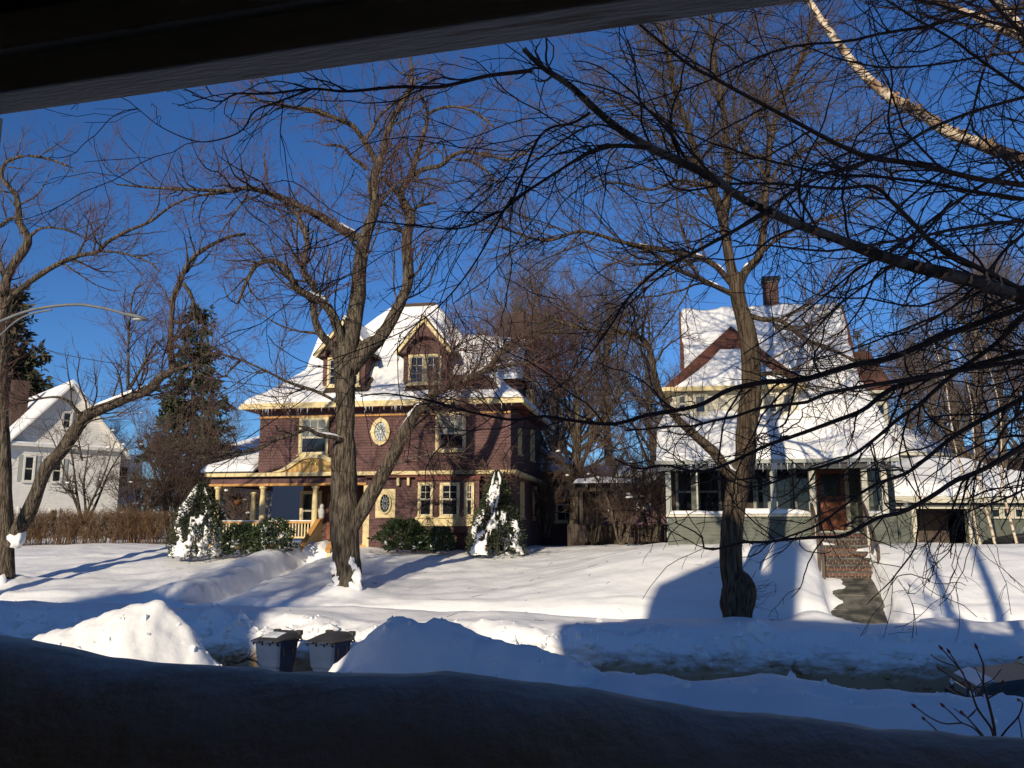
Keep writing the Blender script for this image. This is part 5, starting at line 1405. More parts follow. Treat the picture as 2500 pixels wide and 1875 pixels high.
thin.append(bough([(2500, 770), (2430, 840), (2346, 900)] + z8([(1000, 120), (800, 300), (650, 400), (450, 570), (250, 710), (0, 800)]) + z6([(1400, 370), (1250, 430), (1100, 480), (900, 515), (760, 460), (560, 430)]), 5.3, 4.8, 16, 4, 9, 70, .05))
thin.append(bough([(2500, 860), (2330, 905), (2180, 948), (2109, 1000), (2041, 1027), (1960, 1057), (1878, 1085), (1838, 1104), (1743, 1145), (1690, 1150), (1620, 1135), (1560, 1145), (1500, 1120)], 5.6, 5.0, 18, 5, 9, 60, .05))
thin.append(bough(zR([(2212, 700), (2000, 820), (1800, 960), (1650, 1080), (1500, 1160), (1350, 1280), (1200, 1400), (1000, 1530)]), 5.8, 5.4, 12, 4, 8, 60, .05))
thin.append(bough(zR([(2212, 420), (2000, 480), (1800, 560), (1650, 650), (1500, 710), (1300, 780), (1150, 870), (950, 1000), (750, 1110), (600, 1230), (480, 1340), (370, 1480)]), 5.6, 5.0, 13, 4, 8, 60, .05))
thin.append(bough(zR([(2212, 1010), (2130, 1080), (2050, 1180), (1900, 1330), (1700, 1420), (1500, 1500), (1300, 1560)]), 5.2, 4.8, 12, 4, 8, 50, .05))
thin.append(bough(zR([(2212, 220), (2000, 250), (1820, 280), (1600, 290), (1400, 250), (1250, 200), (1100, 230)]), 5.8, 5.4, 10, 3, 8, 50, .05))
thin.append(bough(zR([(2212, 0), (2100, 160), (2030, 330), (1980, 520), (1900, 700), (1780, 900), (1720, 1080), (1640, 1220)]), 6.0, 5.6, 11, 3, 8, 50, .05))
thin.append(bough(z8([(1659, 980), (1560, 1030), (1400, 1090), (1250, 1140), (1130, 1230), (1080, 1440), (950, 1580), (850, 1650)]), 4.9, 4.6, 8, 2, 8, 40, .05))
thin.append(bough(z8([(1659, 330), (1500, 480), (1420, 640), (1300, 760), (1260, 900), (1230, 1050), (1150, 1130)]), 5.0, 4.8, 9, 3, 8, 40, .05))
# side boughs springing from the long ones
def side(pts, Y0, Y1, w0, w1, K=44):
    thin.append(TD.limb(pts, Y0, Y1, w0, w1, 8, K, .05))
side([(1300, 172), (1250, 178), (1186, 186), (1073, 212), (972, 212), (847, 223), (763, 217), (650, 229), (576, 229), (537, 248), (469, 232)], 4.42, 4.4, 12, 3)
side([(763, 217), (678, 249), (622, 271), (593, 316), (542, 339), (480, 345), (395, 311), (330, 260)], 4.4, 4.3, 6, 2)
side([(847, 222), (800, 200), (740, 190)], 4.4, 4.5, 6, 3)
side([(1440, 275), (1400, 300), (1320, 330)] + [(1250, 490), (1203, 524), (1121, 558), (1015, 551), (908, 543), (841, 582), (783, 604), (696, 611)], 4.5, 4.4, 8, 2)
side([(1590, 360), (1500, 355), (1440, 370), (1363, 418), (1250, 490)], 4.5, 4.4, 10, 7)
side(zR([(600, 640), (400, 640), (200, 740), (0, 880), (-120, 1000)]), 4.5, 4.4, 9, 3)
side([(1250, 480), (1160, 640), (1080, 740), (1000, 800), (900, 845), (800, 880)], 4.4, 4.4, 5, 2)
side(zR([(1100, 920), (900, 1030), (750, 1110), (640, 1160), (500, 1290), (420, 1420), (300, 1580)]), 4.7, 4.5, 11, 3)
side(zR([(900, 800), (760, 640), (650, 520), (450, 400), (230, 340)]), 4.55, 4.4, 8, 3)
side(zR([(500, 580), (350, 540), (150, 660), (0, 800), (-60, 900)]), 4.45, 4.4, 7, 2)
side(zR([(1550, 690), (1300, 780), (1100, 900)]), 4.8, 4.6, 9, 4)
side(zR([(1900, 870), (1700, 1100), (1600, 1180), (1400, 1330), (1250, 1500)]), 5.0, 4.8, 9, 3)
# curls of peeling bark on the thick boughs
G = Geo(); rng = TD.rng
for (P, R), cnt in zip(big, (150, 90, 40, 40)):
    K = len(P)
    for _ in range(cnt):
        i = rng.randint(4, K - 2); c = P[i]; t = unit(P[i + 1] - P[i]); a = unit(np.cross(t, [0, 0, 1])); b = np.cross(t, a)
        th = rng.rand() * 2 * pi; rr = R[i]; w = rr * (.25 + .75 * rng.rand()); l = rr * (.5 + 1.4 * rng.rand())
        pts = []
        for k in range(5):
            an = th + k * .28; out = rr * (1.02 + .04 * k + .045 * k * k * rng.rand())
            pts.append(c + out * (a * cos(an) + b * sin(an)) + t * (rng.rand() - .5) * rr * .3)
        pts = np.array(pts); V = np.vstack([pts - t * w / 2 * np.linspace(1, .5, 5)[:, None], pts + t * w / 2 * np.linspace(1, .6, 5)[:, None]])
        G.add(V, [(k, k + 1, k + 6, k + 5) for k in range(4)])
G.build('peeling_bark', M['birch_curl'], TD.root, False)['kind'] = 'stuff'
# thin dark boughs have the dark bark of young wood
body = Geo()
P = np.array([smooth_line(p, 24) for p, r in thin]); R = np.array([np.interp(np.linspace(0, 1, 24), np.linspace(0, 1, len(r)), r) for p, r in thin])
Pb = np.array([smooth_line(p, 24) for p, r in big]); Rb = np.array([np.interp(np.linspace(0, 1, 24), np.linspace(0, 1, len(r)), r) for p, r in big])
TKP = np.array([smooth_line(TD.limbs[i][0], 24) for i in range(nT)]); TKR = np.full((nT, 24), .05)
q0, r0 = spawn(TD.rng, TKP, TKR, 14, .40, .72, 2.8, 5.0, 72, -.12, .07, 24, .6, .003, rmax=.014, bias=(-3.0, .2, 0))
TD.crown.tubes(q0, r0, 7)
P = np.concatenate([P, q0]); R = np.concatenate([R, r0])
q1, r1 = spawn(TD.rng, np.concatenate([P, Pb]), np.concatenate([R, Rb]), 620, .12, 1.0, .35, 1.5, 40, -.10, .20, 12, .5, .0022, rmax=.008)
q2, r2 = spawn(TD.rng, np.concatenate([q1, resample(P, 12)]), np.concatenate([r1, R[:, ::2][:, :12]]), 2900, .15, 1.0, .15, .65, 42, -.2, .20, 7, .55, .0016, rmax=.004)
q3, r3 = spawn(TD.rng, q2, r2, 4200, .2, 1.0, .06, .28, 42, -.15, .18, 4, .7, .0012, rmax=.0022)
for q, r, s in ((q1, r1, 5), (q2, r2, 4), (q3, r3, 3)): TD.crown.tubes(q, r, s)
# split dark young boughs from the white old wood
VV, FF = TD.trunk.V, TD.trunk.F
white, dark, old = Geo(), Geo(), Geo()
off = 0; bigids = {id(p) for p, r in big} | {id(TD.limbs[i][0]) for i in range(nT)}
for (V, F), (Pl, Rl) in zip(zip(VV, FF), TD.limbs):
    (old if Pl is big[0][0] else white if id(Pl) in bigids else dark).add(V, F - off); off += len(V)
white.build('trunk', M['birch_bark'], TD.root); old.build('peeling_bough', M['birch_old'], TD.root)
dark.build('boughs', M['birch_twig'], TD.root)
TD.crown.build('crown', M['birch_twig'], TD.root)
tag(TD.root, 'near birch whose dark boughs sweep in from the right, upper bough sunlit', 'tree')

# ---- bare trees behind the houses, three grown once and copied
def bare_tree(seed, h, spread, tw):
    rng = np.random.RandomState(seed); g = Geo(); c = Geo()
    z = np.linspace(0, h * .8, 24)
    P = np.c_[.25 * np.sin(z * .35 + seed) , .25 * np.sin(z * .28 + 2 * seed), z]; R = .020 * h * (1 - z / (h * .8) * .85) + .01
    g.tubes(P[None], R[None], 10)
    q0, r0 = spawn(rng, P[None], R[None], 14, .28, .98, h * .30 * spread, h * .50 * spread, 38, .5, .09, 14, .6, .015, taper_t=.55)
    q1, r1 = spawn(rng, q0, r0, 90, .2, 1.0, h * .10, h * .22, 42, .45, .13, 9, .5, .010, rmax=.06)
    g.tubes(q0, r0, 7)
    q2, r2 = spawn(rng, np.concatenate([q1, resample(q0, 9)]), np.concatenate([r1, r0[:, :9]]), 620, .15, 1, h * .05, h * .13, 42, .4, .15, 6, .5, .006, rmax=.016)
    q3, r3 = spawn(rng, q2, r2, 2300, .15, 1, h * .03, h * .075, 40, .35, .15, 4, .65, .0045, rmax=.009)
    q4, r4 = spawn(rng, q3, r3, 2600, .2, 1, h * .015, h * .04, 40, .3, .15, 3, .8, .004, rmax=.006)
    for q, r, s in ((q1, r1, 5), (q2, r2, 4), (q3, r3, 3), (q4, r4, 3)): c.tubes(q, r, s)
    root = empty('bare_tree'); a = g.build('trunk', M['bark'], root); b = c.build('crown', M[tw], root)
    return root
protos = [bare_tree(5, 14, 1.0, 'twig_far'), bare_tree(6, 15, .8, 'twig_far'), bare_tree(8, 13, 1.15, 'twig_brown'), bare_tree(9, 16, .7, 'twig_brown')]
used = [False] * 4
def put_tree(k, u, Y, z, sc, rz, label, group='bare trees behind the houses'):
    src = protos[k]
    if not used[k]: o = src; used[k] = True
    else:
        o = src.copy(); COL.objects.link(o)
        for ch in src.children:
            c = ch.copy(); COL.objects.link(c); c.parent = o
    p = at(u, 1300, Y); o.location = (p[0], p[1], z); o.rotation_euler = (0, 0, rz); o.scale = (sc, sc, sc)
    tag(o, label, 'tree', group)
put_tree(0, 1180, 50, -.8, 1.12, .3, 'bare tree behind the roof ridge of the purple house')
put_tree(1, 1310, 46, -.8, 1.08, 1.3, 'bare tree just right of the purple house chimney')
put_tree(2, 1400, 42, -.8, .98, 2.2, 'low brown crowned tree over the pergola')
put_tree(2, 1350, 54, -.8, 1.15, 1.2, 'wide brown crowned tree in the middle of the gap')
put_tree(3, 1500, 52, -.8, 1.1, .9, 'slim bare tree left of the green house')
put_tree(0, 1600, 58, -.8, 1.15, 2.6, 'far bare tree touching the left roof edge of the green house')
put_tree(1, 1230, 62, -.8, 1.2, 4.0, 'far bare tree half hidden by the purple house')
put_tree(2, 1420, 66, -.8, 1.35, 5.2, 'farthest brown tree in the gap between the houses')
put_tree(3, 2250, 58, -.8, .95, 1.1, 'slim bare tree just right of the red bay roof')
put_tree(0, 2360, 44, -.8, 1.0, 2.0, 'bare tree with a thick trunk behind the garage roof')
put_tree(1, 2420, 42, -.8, 1.05, 3.0, 'tall bare tree over the middle of the garage roof')
put_tree(3, 2470, 46, -.8, 1.0, 5.0, 'tall bare tree at the right edge behind the garage')
put_tree(2, 2540, 50, -.8, 1.05, .4, 'bare tree cut by the right edge of the picture')
put_tree(0, 2300, 64, -.8, 1.05, 4.4, 'far bare tree over the snow roofed back house')
put_tree(2, 560, 75, -.8, .80, 1.9, 'far bare tree between the spruce and the purple house')
put_tree(1, 640, 80, -.8, .72, 3.7, 'far bare tree left of the purple roof corner')
put_tree(3, 250, 85, -.8, .75, 2.4, 'far bare tree behind the white gable')

for k, x, y, sc, rz, lb in ((1, -16.2, 1.6, 1.0, .5, 'bare street tree on the near side outside the picture, nearest'), (0, -19.0, 3.5, 1.05, 2.1, 'bare tree on the near side outside the picture, far left'),
                           (0, 9.6, -1.5, .95, 5.0, 'bare tree right of the porch outside the picture')):
    put_tree(k, 1250, 10, -2.9, sc, rz, lb, 'bare trees on the near side'); o = [c for c in COL.objects if c.get('label') == lb][0]; o.location = (x, y, -2.9)

# pale birch stems by the garage
for i, (u, v0, lean, Y) in enumerate(((2392, 1312, -.5, 29.5), (2424, 1312, -.3, 29.8), (2475, 1300, -.15, 30.2))):
    b = at(u, v0, Y); t = Tree('birch_sapling', (b[0], b[1], b[2] - .4), 60 + i)
    h = 7.5 - i * .5; z = np.linspace(0, h, 30)
    P = np.c_[lean * (z / h) * 2.2 + .08 * np.sin(z * 1.3 + i), .1 * np.sin(z), z]; R = .05 * (1 - z / h * .85)
    t.add(P, R, 9, .08)
    q1, r1 = spawn(t.rng, P[None], R[None], 22, .25, 1, .7, 1.8, 45, .3, .1, 8, .5, .004)
    q2, r2 = spawn(t.rng, q1, r1, 130, .2, 1, .3, .8, 40, .1, .12, 5, .6, .003)
    t.crown.tubes(q1, r1, 4); t.crown.tubes(q2, r2, 3)
    t.build('birch_bark', 'twig', ('pale leaning birch sapling beside the open garage door', 'middle birch sapling in front of the garage wall', 'upright birch sapling under the garage windows')[i], 'tree', 'birch saplings by the garage')

# ---- small bare yard tree and the wide brown shrub by the white house
def bush_tree(name, u, v, Y, h, n0, spread, seed, twig, label, cat, dens=1.0, bark='bark', r0=.05):
    b = at(u, v, Y); t = Tree(name, (b[0], b[1], b[2] - .2), seed); rng = t.rng
    for i in range(n0):
        a = 2 * pi * i / n0 + rng.rand(); z = np.linspace(0, 1, 16); ln = h * (.7 + .3 * rng.rand())
        P = np.c_[.1 * cos(a) + spread * ln * z ** 1.3 * cos(a) + .08 * np.sin(z * 7 + i), .1 * sin(a) + spread * ln * z ** 1.3 * sin(a), ln * z]
        t.add(P, r0 * (1 - .8 * z), 7, .05)
    P, R = t.pack(12)
    q1, r1 = spawn(rng, P, R, int(90 * dens), .15, 1, h * .15, h * .4, 40, .35, .14, 8, .5, .006)
    q2, r2 = spawn(rng, q1, r1, int(600 * dens), .1, 1, h * .08, h * .2, 42, .35, .16, 5, .6, .0045)
    q3, r3 = spawn(rng, q2, r2, int(2200 * dens), .1, 1, h * .04, h * .11, 42, .3, .16, 4, .7, .0035)
    for q, r, s in ((q1, r1, 5), (q2, r2, 4), (q3, r3, 3)): t.crown.tubes(q, r, s)
    for _ in range(6):
        i = rng.randint(len(q2)); c = q2[i, 2]; V, F = blob(*c, .10, .07, .045, i, .5, 8, 6); t.snow.append((V, F))
    t.build(bark, twig, label, cat)
bush_tree('yard_tree', 205, 1275, 43, 5.4, 5, .42, 71, 'twig', 'small many stemmed bare tree before the white house', 'tree', .5, r0=.075)
bush_tree('brown_shrub', 420, 1320, 46, 7.2, 10, .34, 72, 'twig_brown', 'tall dense brown leafless shrub beside the spruce', 'shrub', 2.4)
bush_tree('brown_shrub', 330, 1330, 44, 5.0, 8, .38, 73, 'twig_brown', 'lower brown leafless shrub just behind the hedge', 'shrub', 1.4)
bush_tree('bare_shrub', 1330, 1300, 41, 4.5, 8, .35, 74, 'twig_brown', 'brown leafless shrub at the back corner of the purple house', 'shrub', 1.0)
bush_tree('bare_shrub', 1590, 1310, 36, 5.0, 8, .3, 75, 'twig_brown', 'brown leafless shrub against the end of the green house', 'shrub', 1.2)

# ---- conifers
def leaf_cloud(rng, C, D, size, asp=.45):
    """small rhombic leaves at C pointing along D"""
    n = len(C); D = unit(D); s = unit(np.cross(D, rng.randn(n, 3)))
    l = size * (.6 + .8 * rng.rand(n))[:, None]
    V = np.stack([C, C + D * l * .5 + s * l * asp * .5, C + D * l, C + D * l * .5 - s * l * asp * .5], 1).reshape(-1, 3)
    return V, np.arange(4 * n).reshape(n, 4)
def conifer(name, u, Y, zb, h, rad, seed, label, matn, droop=-.25, nb=70, ragged=.35, lo=.08):
    p = at(u, 1300, Y); rng = np.random.RandomState(seed)
    root = empty(name, (p[0], p[1], zb))
    z = np.linspace(0, h, 20); P = np.c_[.05 * np.sin(z), 0 * z, z]; R = .022 * h * (1 - z / h) + .02
    g = Geo(); g.tubes(P[None], R[None], 9)
    t = lo + (1 - lo) * np.sort(rng.rand(nb)) ** .8; a = rng.rand(nb) * 2 * pi
    ln = rad * (1 - t) ** .8 * (1 - ragged * rng.rand(nb)) + .2
    Q = np.zeros((nb, 7, 3)); s = np.linspace(0, 1, 7)
    Q[:, :, 0] = ln[:, None] * s * np.cos(a)[:, None]; Q[:, :, 1] = ln[:, None] * s * np.sin(a)[:, None]
    Q[:, :, 2] = (t * h)[:, None] + ln[:, None] * (.15 * s + droop * s ** 2 + .25 * s ** 4)
    g.tubes(Q, (.012 * ln)[:, None] * (1 - s) + .008, 5); g.build('trunk', M['bark'], root)
    q1, r1 = spawn(rng, Q, np.full((nb, 7), .02), nb * 14, .12, 1, rad * .10, rad * .30, 55, -.1, .1, 5, .5, .006, taper_t=.3)
    q1[:, :, 2] -= .04 * rng.rand(len(q1))[:, None]
    n = len(q1) * 16; i = rng.randint(len(q1), size=n); k = rng.randint(4, size=n); f = rng.rand(n)[:, None]
    C = q1[i, k] * (1 - f) + q1[i, k + 1] * f; Dv = unit(q1[i, k + 1] - q1[i, k]) + .7 * rng.randn(n, 3) + [0, 0, -.15]
    c = Geo(); c.add(*leaf_cloud(rng, C, Dv, .26 * rad / 3.2, .35)); c.build('crown', M[matn], root, False)
    return tag(root, label, 'tree')
conifer('spruce_tree', 452, 56, -.8, 15.2, 3.9, 81, 'tall dark spruce between the white and purple houses', 'needle', nb=110)
conifer('pine_tree', -30, 72, -.8, 20.5, 7.6, 82, 'dark pine with drooping tiers at the left edge over the chimney', 'needle_brown', droop=.12, nb=60, ragged=.55, lo=.45)
conifer('spruce_tree', 2128, 47, -.8, 11.5, 2.0, 83, 'narrow dark spruce showing over the red bay roof', 'needle_brown', nb=60)

# ---- evergreen shrubs under snow
def shrub(name, u, v, Y, h, rx, seed, label, n=5200, cone=True, caps=14, leaf=.11, asp=.45, mt='needle', big=(), snow_th=.62, pw=1.3):
    b = at(u, v, Y); rng = np.random.RandomState(seed); root = empty(name, (b[0], b[1], b[2] - .25)); h = h + .25
    t = rng.rand(n) ** .85; a = rng.rand(n) * 2 * pi
    prof = (lambda t: rx * (np.clip(1 - np.clip(t, 0, 1) ** pw, 0, 1) ** .85 + .03)) if cone else (lambda t: rx * np.sqrt(np.clip(1 - ((t - .35) / .68) ** 2, 0, 1)))
    rr = prof(t) * (.55 + .45 * np.sqrt(rng.rand(n))) * (1 + (.24 if cone else .42) * vnoise(np.c_[a * 1.6, t * 5, np.full(n, seed)]) + .16 * vnoise(np.c_[a * 4, t * 9, np.full(n, seed)]))
    C = np.c_[rr * np.cos(a), rr * np.sin(a), t * h]
    Dv = np.c_[np.cos(a), np.sin(a), np.full(n, .3)] + .8 * rng.randn(n, 3)
    c = Geo(); c.add(*leaf_cloud(rng, C, Dv, leaf, asp)); c.build('foliage', M[mt], root, False)
    g = Geo()
    for k in range(5):
        aa = k * 1.3; g.tubes(smooth_line([(0, 0, 0), (.2 * rx * cos(aa), .2 * rx * sin(aa), h * .4), (.4 * rx * cos(aa), .4 * rx * sin(aa), h * .75)], 8)[None], np.linspace(.03, .01, 8)[None], 6)
    g.build('stem', M['bark'], root)
    # snow lying in ragged pads on the outside of the leaves
    na, nt = 150, 90
    Aa, Tt = np.meshgrid(np.linspace(-pi, pi, na), np.linspace(.02, .985, nt))
    cl = vnoise(np.stack([np.cos(Aa) * 1.9, np.sin(Aa) * 1.9 + seed, Tt * 4.2], -1)) + .9 * vnoise(np.stack([np.cos(Aa) * 4.5, np.sin(Aa) * 4.5, Tt * 8 + seed], -1)) + .6 * vnoise(np.stack([np.cos(Aa) * 11, np.sin(Aa) * 11, Tt * 20 + seed], -1))
    for (dx, dz, sx, sz) in big:
        aa = -pi / 2 + math.asin(max(-1, min(1, dx / max(float(prof(np.array(min(dz / h, .98)))), .15))))
        cl = cl + .85 * np.exp(-((np.angle(np.exp(1j * (Aa - aa))) * np.maximum(prof(Tt), .2) / sx) ** 2 + ((Tt * h - dz) / sz) ** 2))
    m = cl - snow_th
    Rr = prof(Tt) * (.90 + .10 * vnoise(np.stack([Aa * 2.2, Tt * 6, Tt * 0 + seed], -1))) - .06 + .16 * rx * np.sqrt(np.clip(m, 0, .8)) + np.clip(m, -1, 0) * .3
    grid_mesh('snow_cover', Rr * np.cos(Aa), Rr * np.sin(Aa), Tt * h + .05 * np.clip(m, 0, 1), M['snow_roof'], root, keep=m > -.22)['kind'] = 'stuff'
    return tag(root, label, 'shrub', 'evergreen shrubs by the purple house')
shrub('evergreen_shrub', 482, 1345, 33.5, 2.45, .98, 91, 'conical evergreen capped with heavy snow left of the porch', 6500, caps=16, big=((.1, 2.35, .40, .28), (-.35, 1.9, .30, .34), (.55, 1.85, .30, .36), (.25, 1.35, .3, .25), (-.55, .4, .25, .22), (.5, .45, .26, .2)), pw=2.3, snow_th=.52)
shrub('evergreen_shrub', 1212, 1342, 33.6, 2.9, 1.08, 92, 'tall ragged evergreen draped in snow beside the bay window', 7000, caps=18, big=((.0, 2.85, .28, .50), (.1, 2.3, .36, .30), (-.8, 1.2, .26, .3), (-.3, 1.1, .24, .34), (.75, 1.25, .28, .25), (-.75, .35, .26, .25), (.85, .7, .2, .18), (.3, .4, .2, .15)), snow_th=.56)
shrub('rhododendron', 985, 1326, 34.3, .85, .85, 93, 'dark rhododendron low against the wall under the oval window', 2600, False, 3, .17, .35, 'leaf', snow_th=.95)
shrub('rhododendron', 1075, 1328, 34.0, .60, .45, 94, 'small snow dusted rhododendron below the bay window', 1100, False, 5, .16, .35, 'leaf', snow_th=.70)
shrub('rhododendron', 590, 1335, 33.9, .80, .65, 95, 'leafy rhododendron in front of the porch railing left end', 1700, False, 6, .17, .35, 'leaf', snow_th=.72)
shrub('rhododendron', 672, 1330, 33.7, .95, .60, 96, 'taller sparse rhododendron in front of the porch balusters', 1300, False, 8, .17, .35, 'leaf', snow_th=.70)

# ---- climbing vine on the corner of the purple house
vr = empty('climbing_vine', tuple(F1.w(W1 - .8, -.12, 0))); vr.rotation_euler = (0, 0, F1.r)
tag(vr, 'tangled brown wisteria vine climbing the right corner of the purple house', 'vine')
rng = np.random.RandomState(14); g = Geo()
Ps = []
for k in range(26):
    x0 = rng.uniform(-2.6, .9); zt = rng.uniform(2.4, 5.4)
    Ps.append(smooth_line([(x0 + rng.randn() * .1, -.05 - .05 * rng.rand(), 0), (x0 + rng.randn() * .25, -.1, zt * .35), (x0 + rng.randn() * .3, -.12 - .1 * rng.rand(), zt * .7), (x0 + rng.randn() * .5, -.15 - .25 * rng.rand(), zt)], 14))
Ps = np.array(Ps); Rs = np.linspace(.035, .012, 14)[None] * (.5 + rng.rand(26))[:, None]
g.tubes(Ps, Rs, 5)
q, r = spawn(rng, Ps, Rs, 420, .25, 1, .4, 1.9, 50, -.9, .14, 8, .6, .006); g.tubes(q, r, 3)
q2, r2 = spawn(rng, q, r, 1300, .1, 1, .2, .9, 40, -.9, .15, 5, .7, .005); g.tubes(q2, r2, 3)
g.build('stems', M['twig_brown'], vr)

# ---- brown hedge along the left lawn
hd = empty('hedge', tuple(at(55, 1350, 41)))
tag(hd, 'long low leafless brown hedge below the white house', 'hedge')
hA, hB = at(40, 1348, 40.5), at(435, 1335, 42.0)
rng = np.random.RandomState(15); n = 620
f = rng.rand(n); base = hA + (hB - hA) * f[:, None]; base[:, 2] = far_height(base[:, 0], base[:, 1]) - .1; base[:, :2] += rng.randn(n, 2) * .28
base = base - np.array(hd.location)
Q = np.zeros((n, 6, 3)); hgt = 1.35 + .25 * rng.rand(n); lx_, ly_ = rng.randn(n) * .5, rng.randn(n) * .3
for i, s in enumerate(np.linspace(0, 1, 6)): Q[:, i] = base + np.c_[lx_ * s ** 1.5, ly_ * s ** 1.5, hgt * s]
Rr = np.linspace(.010, .005, 6)[None] * np.ones((n, 1)); g = Geo(); g.tubes(Q, Rr, 4)
q, r = spawn(rng, Q, Rr, 6000, .2, 1, .2, .6, 48, .15, .2, 4, .7, .0045, taper_t=.4); g.tubes(q, r, 3)
q, r = spawn(rng, q, r, 8000, .1, 1, .1, .35, 48, .15, .2, 3, .8, .004); g.tubes(q, r, 3)
g.build('stems', M['hedge'], hd)

bush_tree('brown_shrub', 590, 1300, 46, 3.2, 9, .5, 78, 'twig_brown', 'brown leafless shrub seen through the corner porch', 'shrub', 1.2)
bush_tree('bare_shrub', 1450, 1310, 38, 4.2, 9, .36, 76, 'twig_brown', 'tangled leafless shrub in the middle of the gap', 'shrub', 1.2)
bush_tree('bare_shrub', 1520, 1312, 34.5, 3.4, 8, .40, 77, 'twig_brown', 'low leafless shrub in front of the board fence', 'shrub', .8)
# twigs shed on the lawns under the trees
rng = np.random.RandomState(55); n = 130
s_, t_ = rng.uniform(-20, 8, n), rng.uniform(21, 33, n); x_, y_ = to_xy(s_, t_); z_ = far_height(x_, y_) + .012
a_ = rng.rand(n) * 6.28; l_ = .04 + .2 * rng.rand(n) ** 2
Q = np.zeros((n, 4, 3))
for i, f in enumerate((-1, -.3, .4, 1)):
    xx, yy = x_ + np.cos(a_) * l_ * f + rng.randn(n) * .015, y_ + np.sin(a_) * l_ * f; Q[:, i] = np.c_[xx, yy, far_height(xx, yy) + .012]
g = Geo(); g.tubes(Q, np.full((n, 4), .0045), 4); tag(g.build('fallen_twigs', M['twig']), 'thin twigs shed on the snow under the trees', kind='stuff')

# ---- twiggy shrub with fat buds beyond the porch rail, lower right
zB = lambda p: ray_pts((2200, 1400), .2863, p)
sb = at(2420, 1800, 3.1); tS = Tree('budded_shrub', (sb[0], sb[1], -2.6), 99)
D = 3.1; tips = []
def twig_(p, w0, w1, bud=True, dY=0.0):
    pts = zB(p); P, R = tS.limb(pts, D + dY, D + dY - .15, w0, w1, 7, 16, .03)
    if bud:
        d = unit(P[-1] - P[-2]); c = P[-1]; l = .016
        tS.buds.tubes(np.array([[c - d * l * .4, c, c + d * l * .6, c + d * l * 1.6]]), np.array([[.002, .0052, .0045, .0006]]), 7)
for p, w0, w1, bd in (([(800, 1500), (795, 1325), (745, 1100), (700, 940), (705, 800), (680, 720), (645, 635)], 8, 3, True), ([(800, 1480), (770, 1325), (650, 1150), (595, 985), (580, 930)], 7, 4, False),
                      ([(595, 985), (510, 830), (410, 670)], 4, 3, True), ([(530, 850), (480, 790), (345, 640)], 3.5, 3, True), ([(500, 815), (450, 787), (330, 745), (252, 690)], 3, 2.5, False),
                      ([(592, 990), (460, 905), (330, 815)], 4, 3, True), ([(780, 1480), (650, 1325), (565, 1230), (518, 1185)], 5, 3.5, True), ([(700, 1400), (620, 1320), (510, 1268), (440, 1200), (360, 1130)], 4.5, 3, True),
                      ([(510, 1276), (370, 1280), (250, 1230), (118, 1135)], 4, 3, True), ([(330, 1370), (275, 1310), (195, 1240)], 4, 3, True), ([(540, 1215), (510, 1195), (450, 1150)], 3, 2, False),
                      ([(1040, 1480), (1022, 1330), (1000, 1215)], 3.5, 3, False), ([(820, 1440), (900, 1330), (1000, 1220), (1035, 1110), (1005, 1080)], 5, 3, True), ([(745, 1062), (830, 1010), (865, 930)], 4, 3, True),
                      ([(640, 1160), (570, 1230), (620, 1190), (645, 1150)], 3, 2, False), ([(700, 945), (780, 905), (850, 820)], 3, 2, False), ([(700, 945), (640, 820), (625, 800)], 3, 2, False), ([(700, 1050), (620, 970), (535, 930)], 3, 2, True), ([(610, 1000), (690, 930), (700, 900)], 3, 2, False)):
    twig_(p, w0, w1, bd)
# stems down to the ground
for k in range(5): tS.add(np.array([(.02 * k - .06, .02 * (k % 2), 0), (.05 * k - .1, 0, .9), (.06 * k - .15, .02, 1.75)]), np.array([.009, .007, .005]), 6, 0)
tS.build('twig_red', 'twig_red', 'thin budded shrub twigs just beyond the drift, lower right', 'shrub', budm='bud')
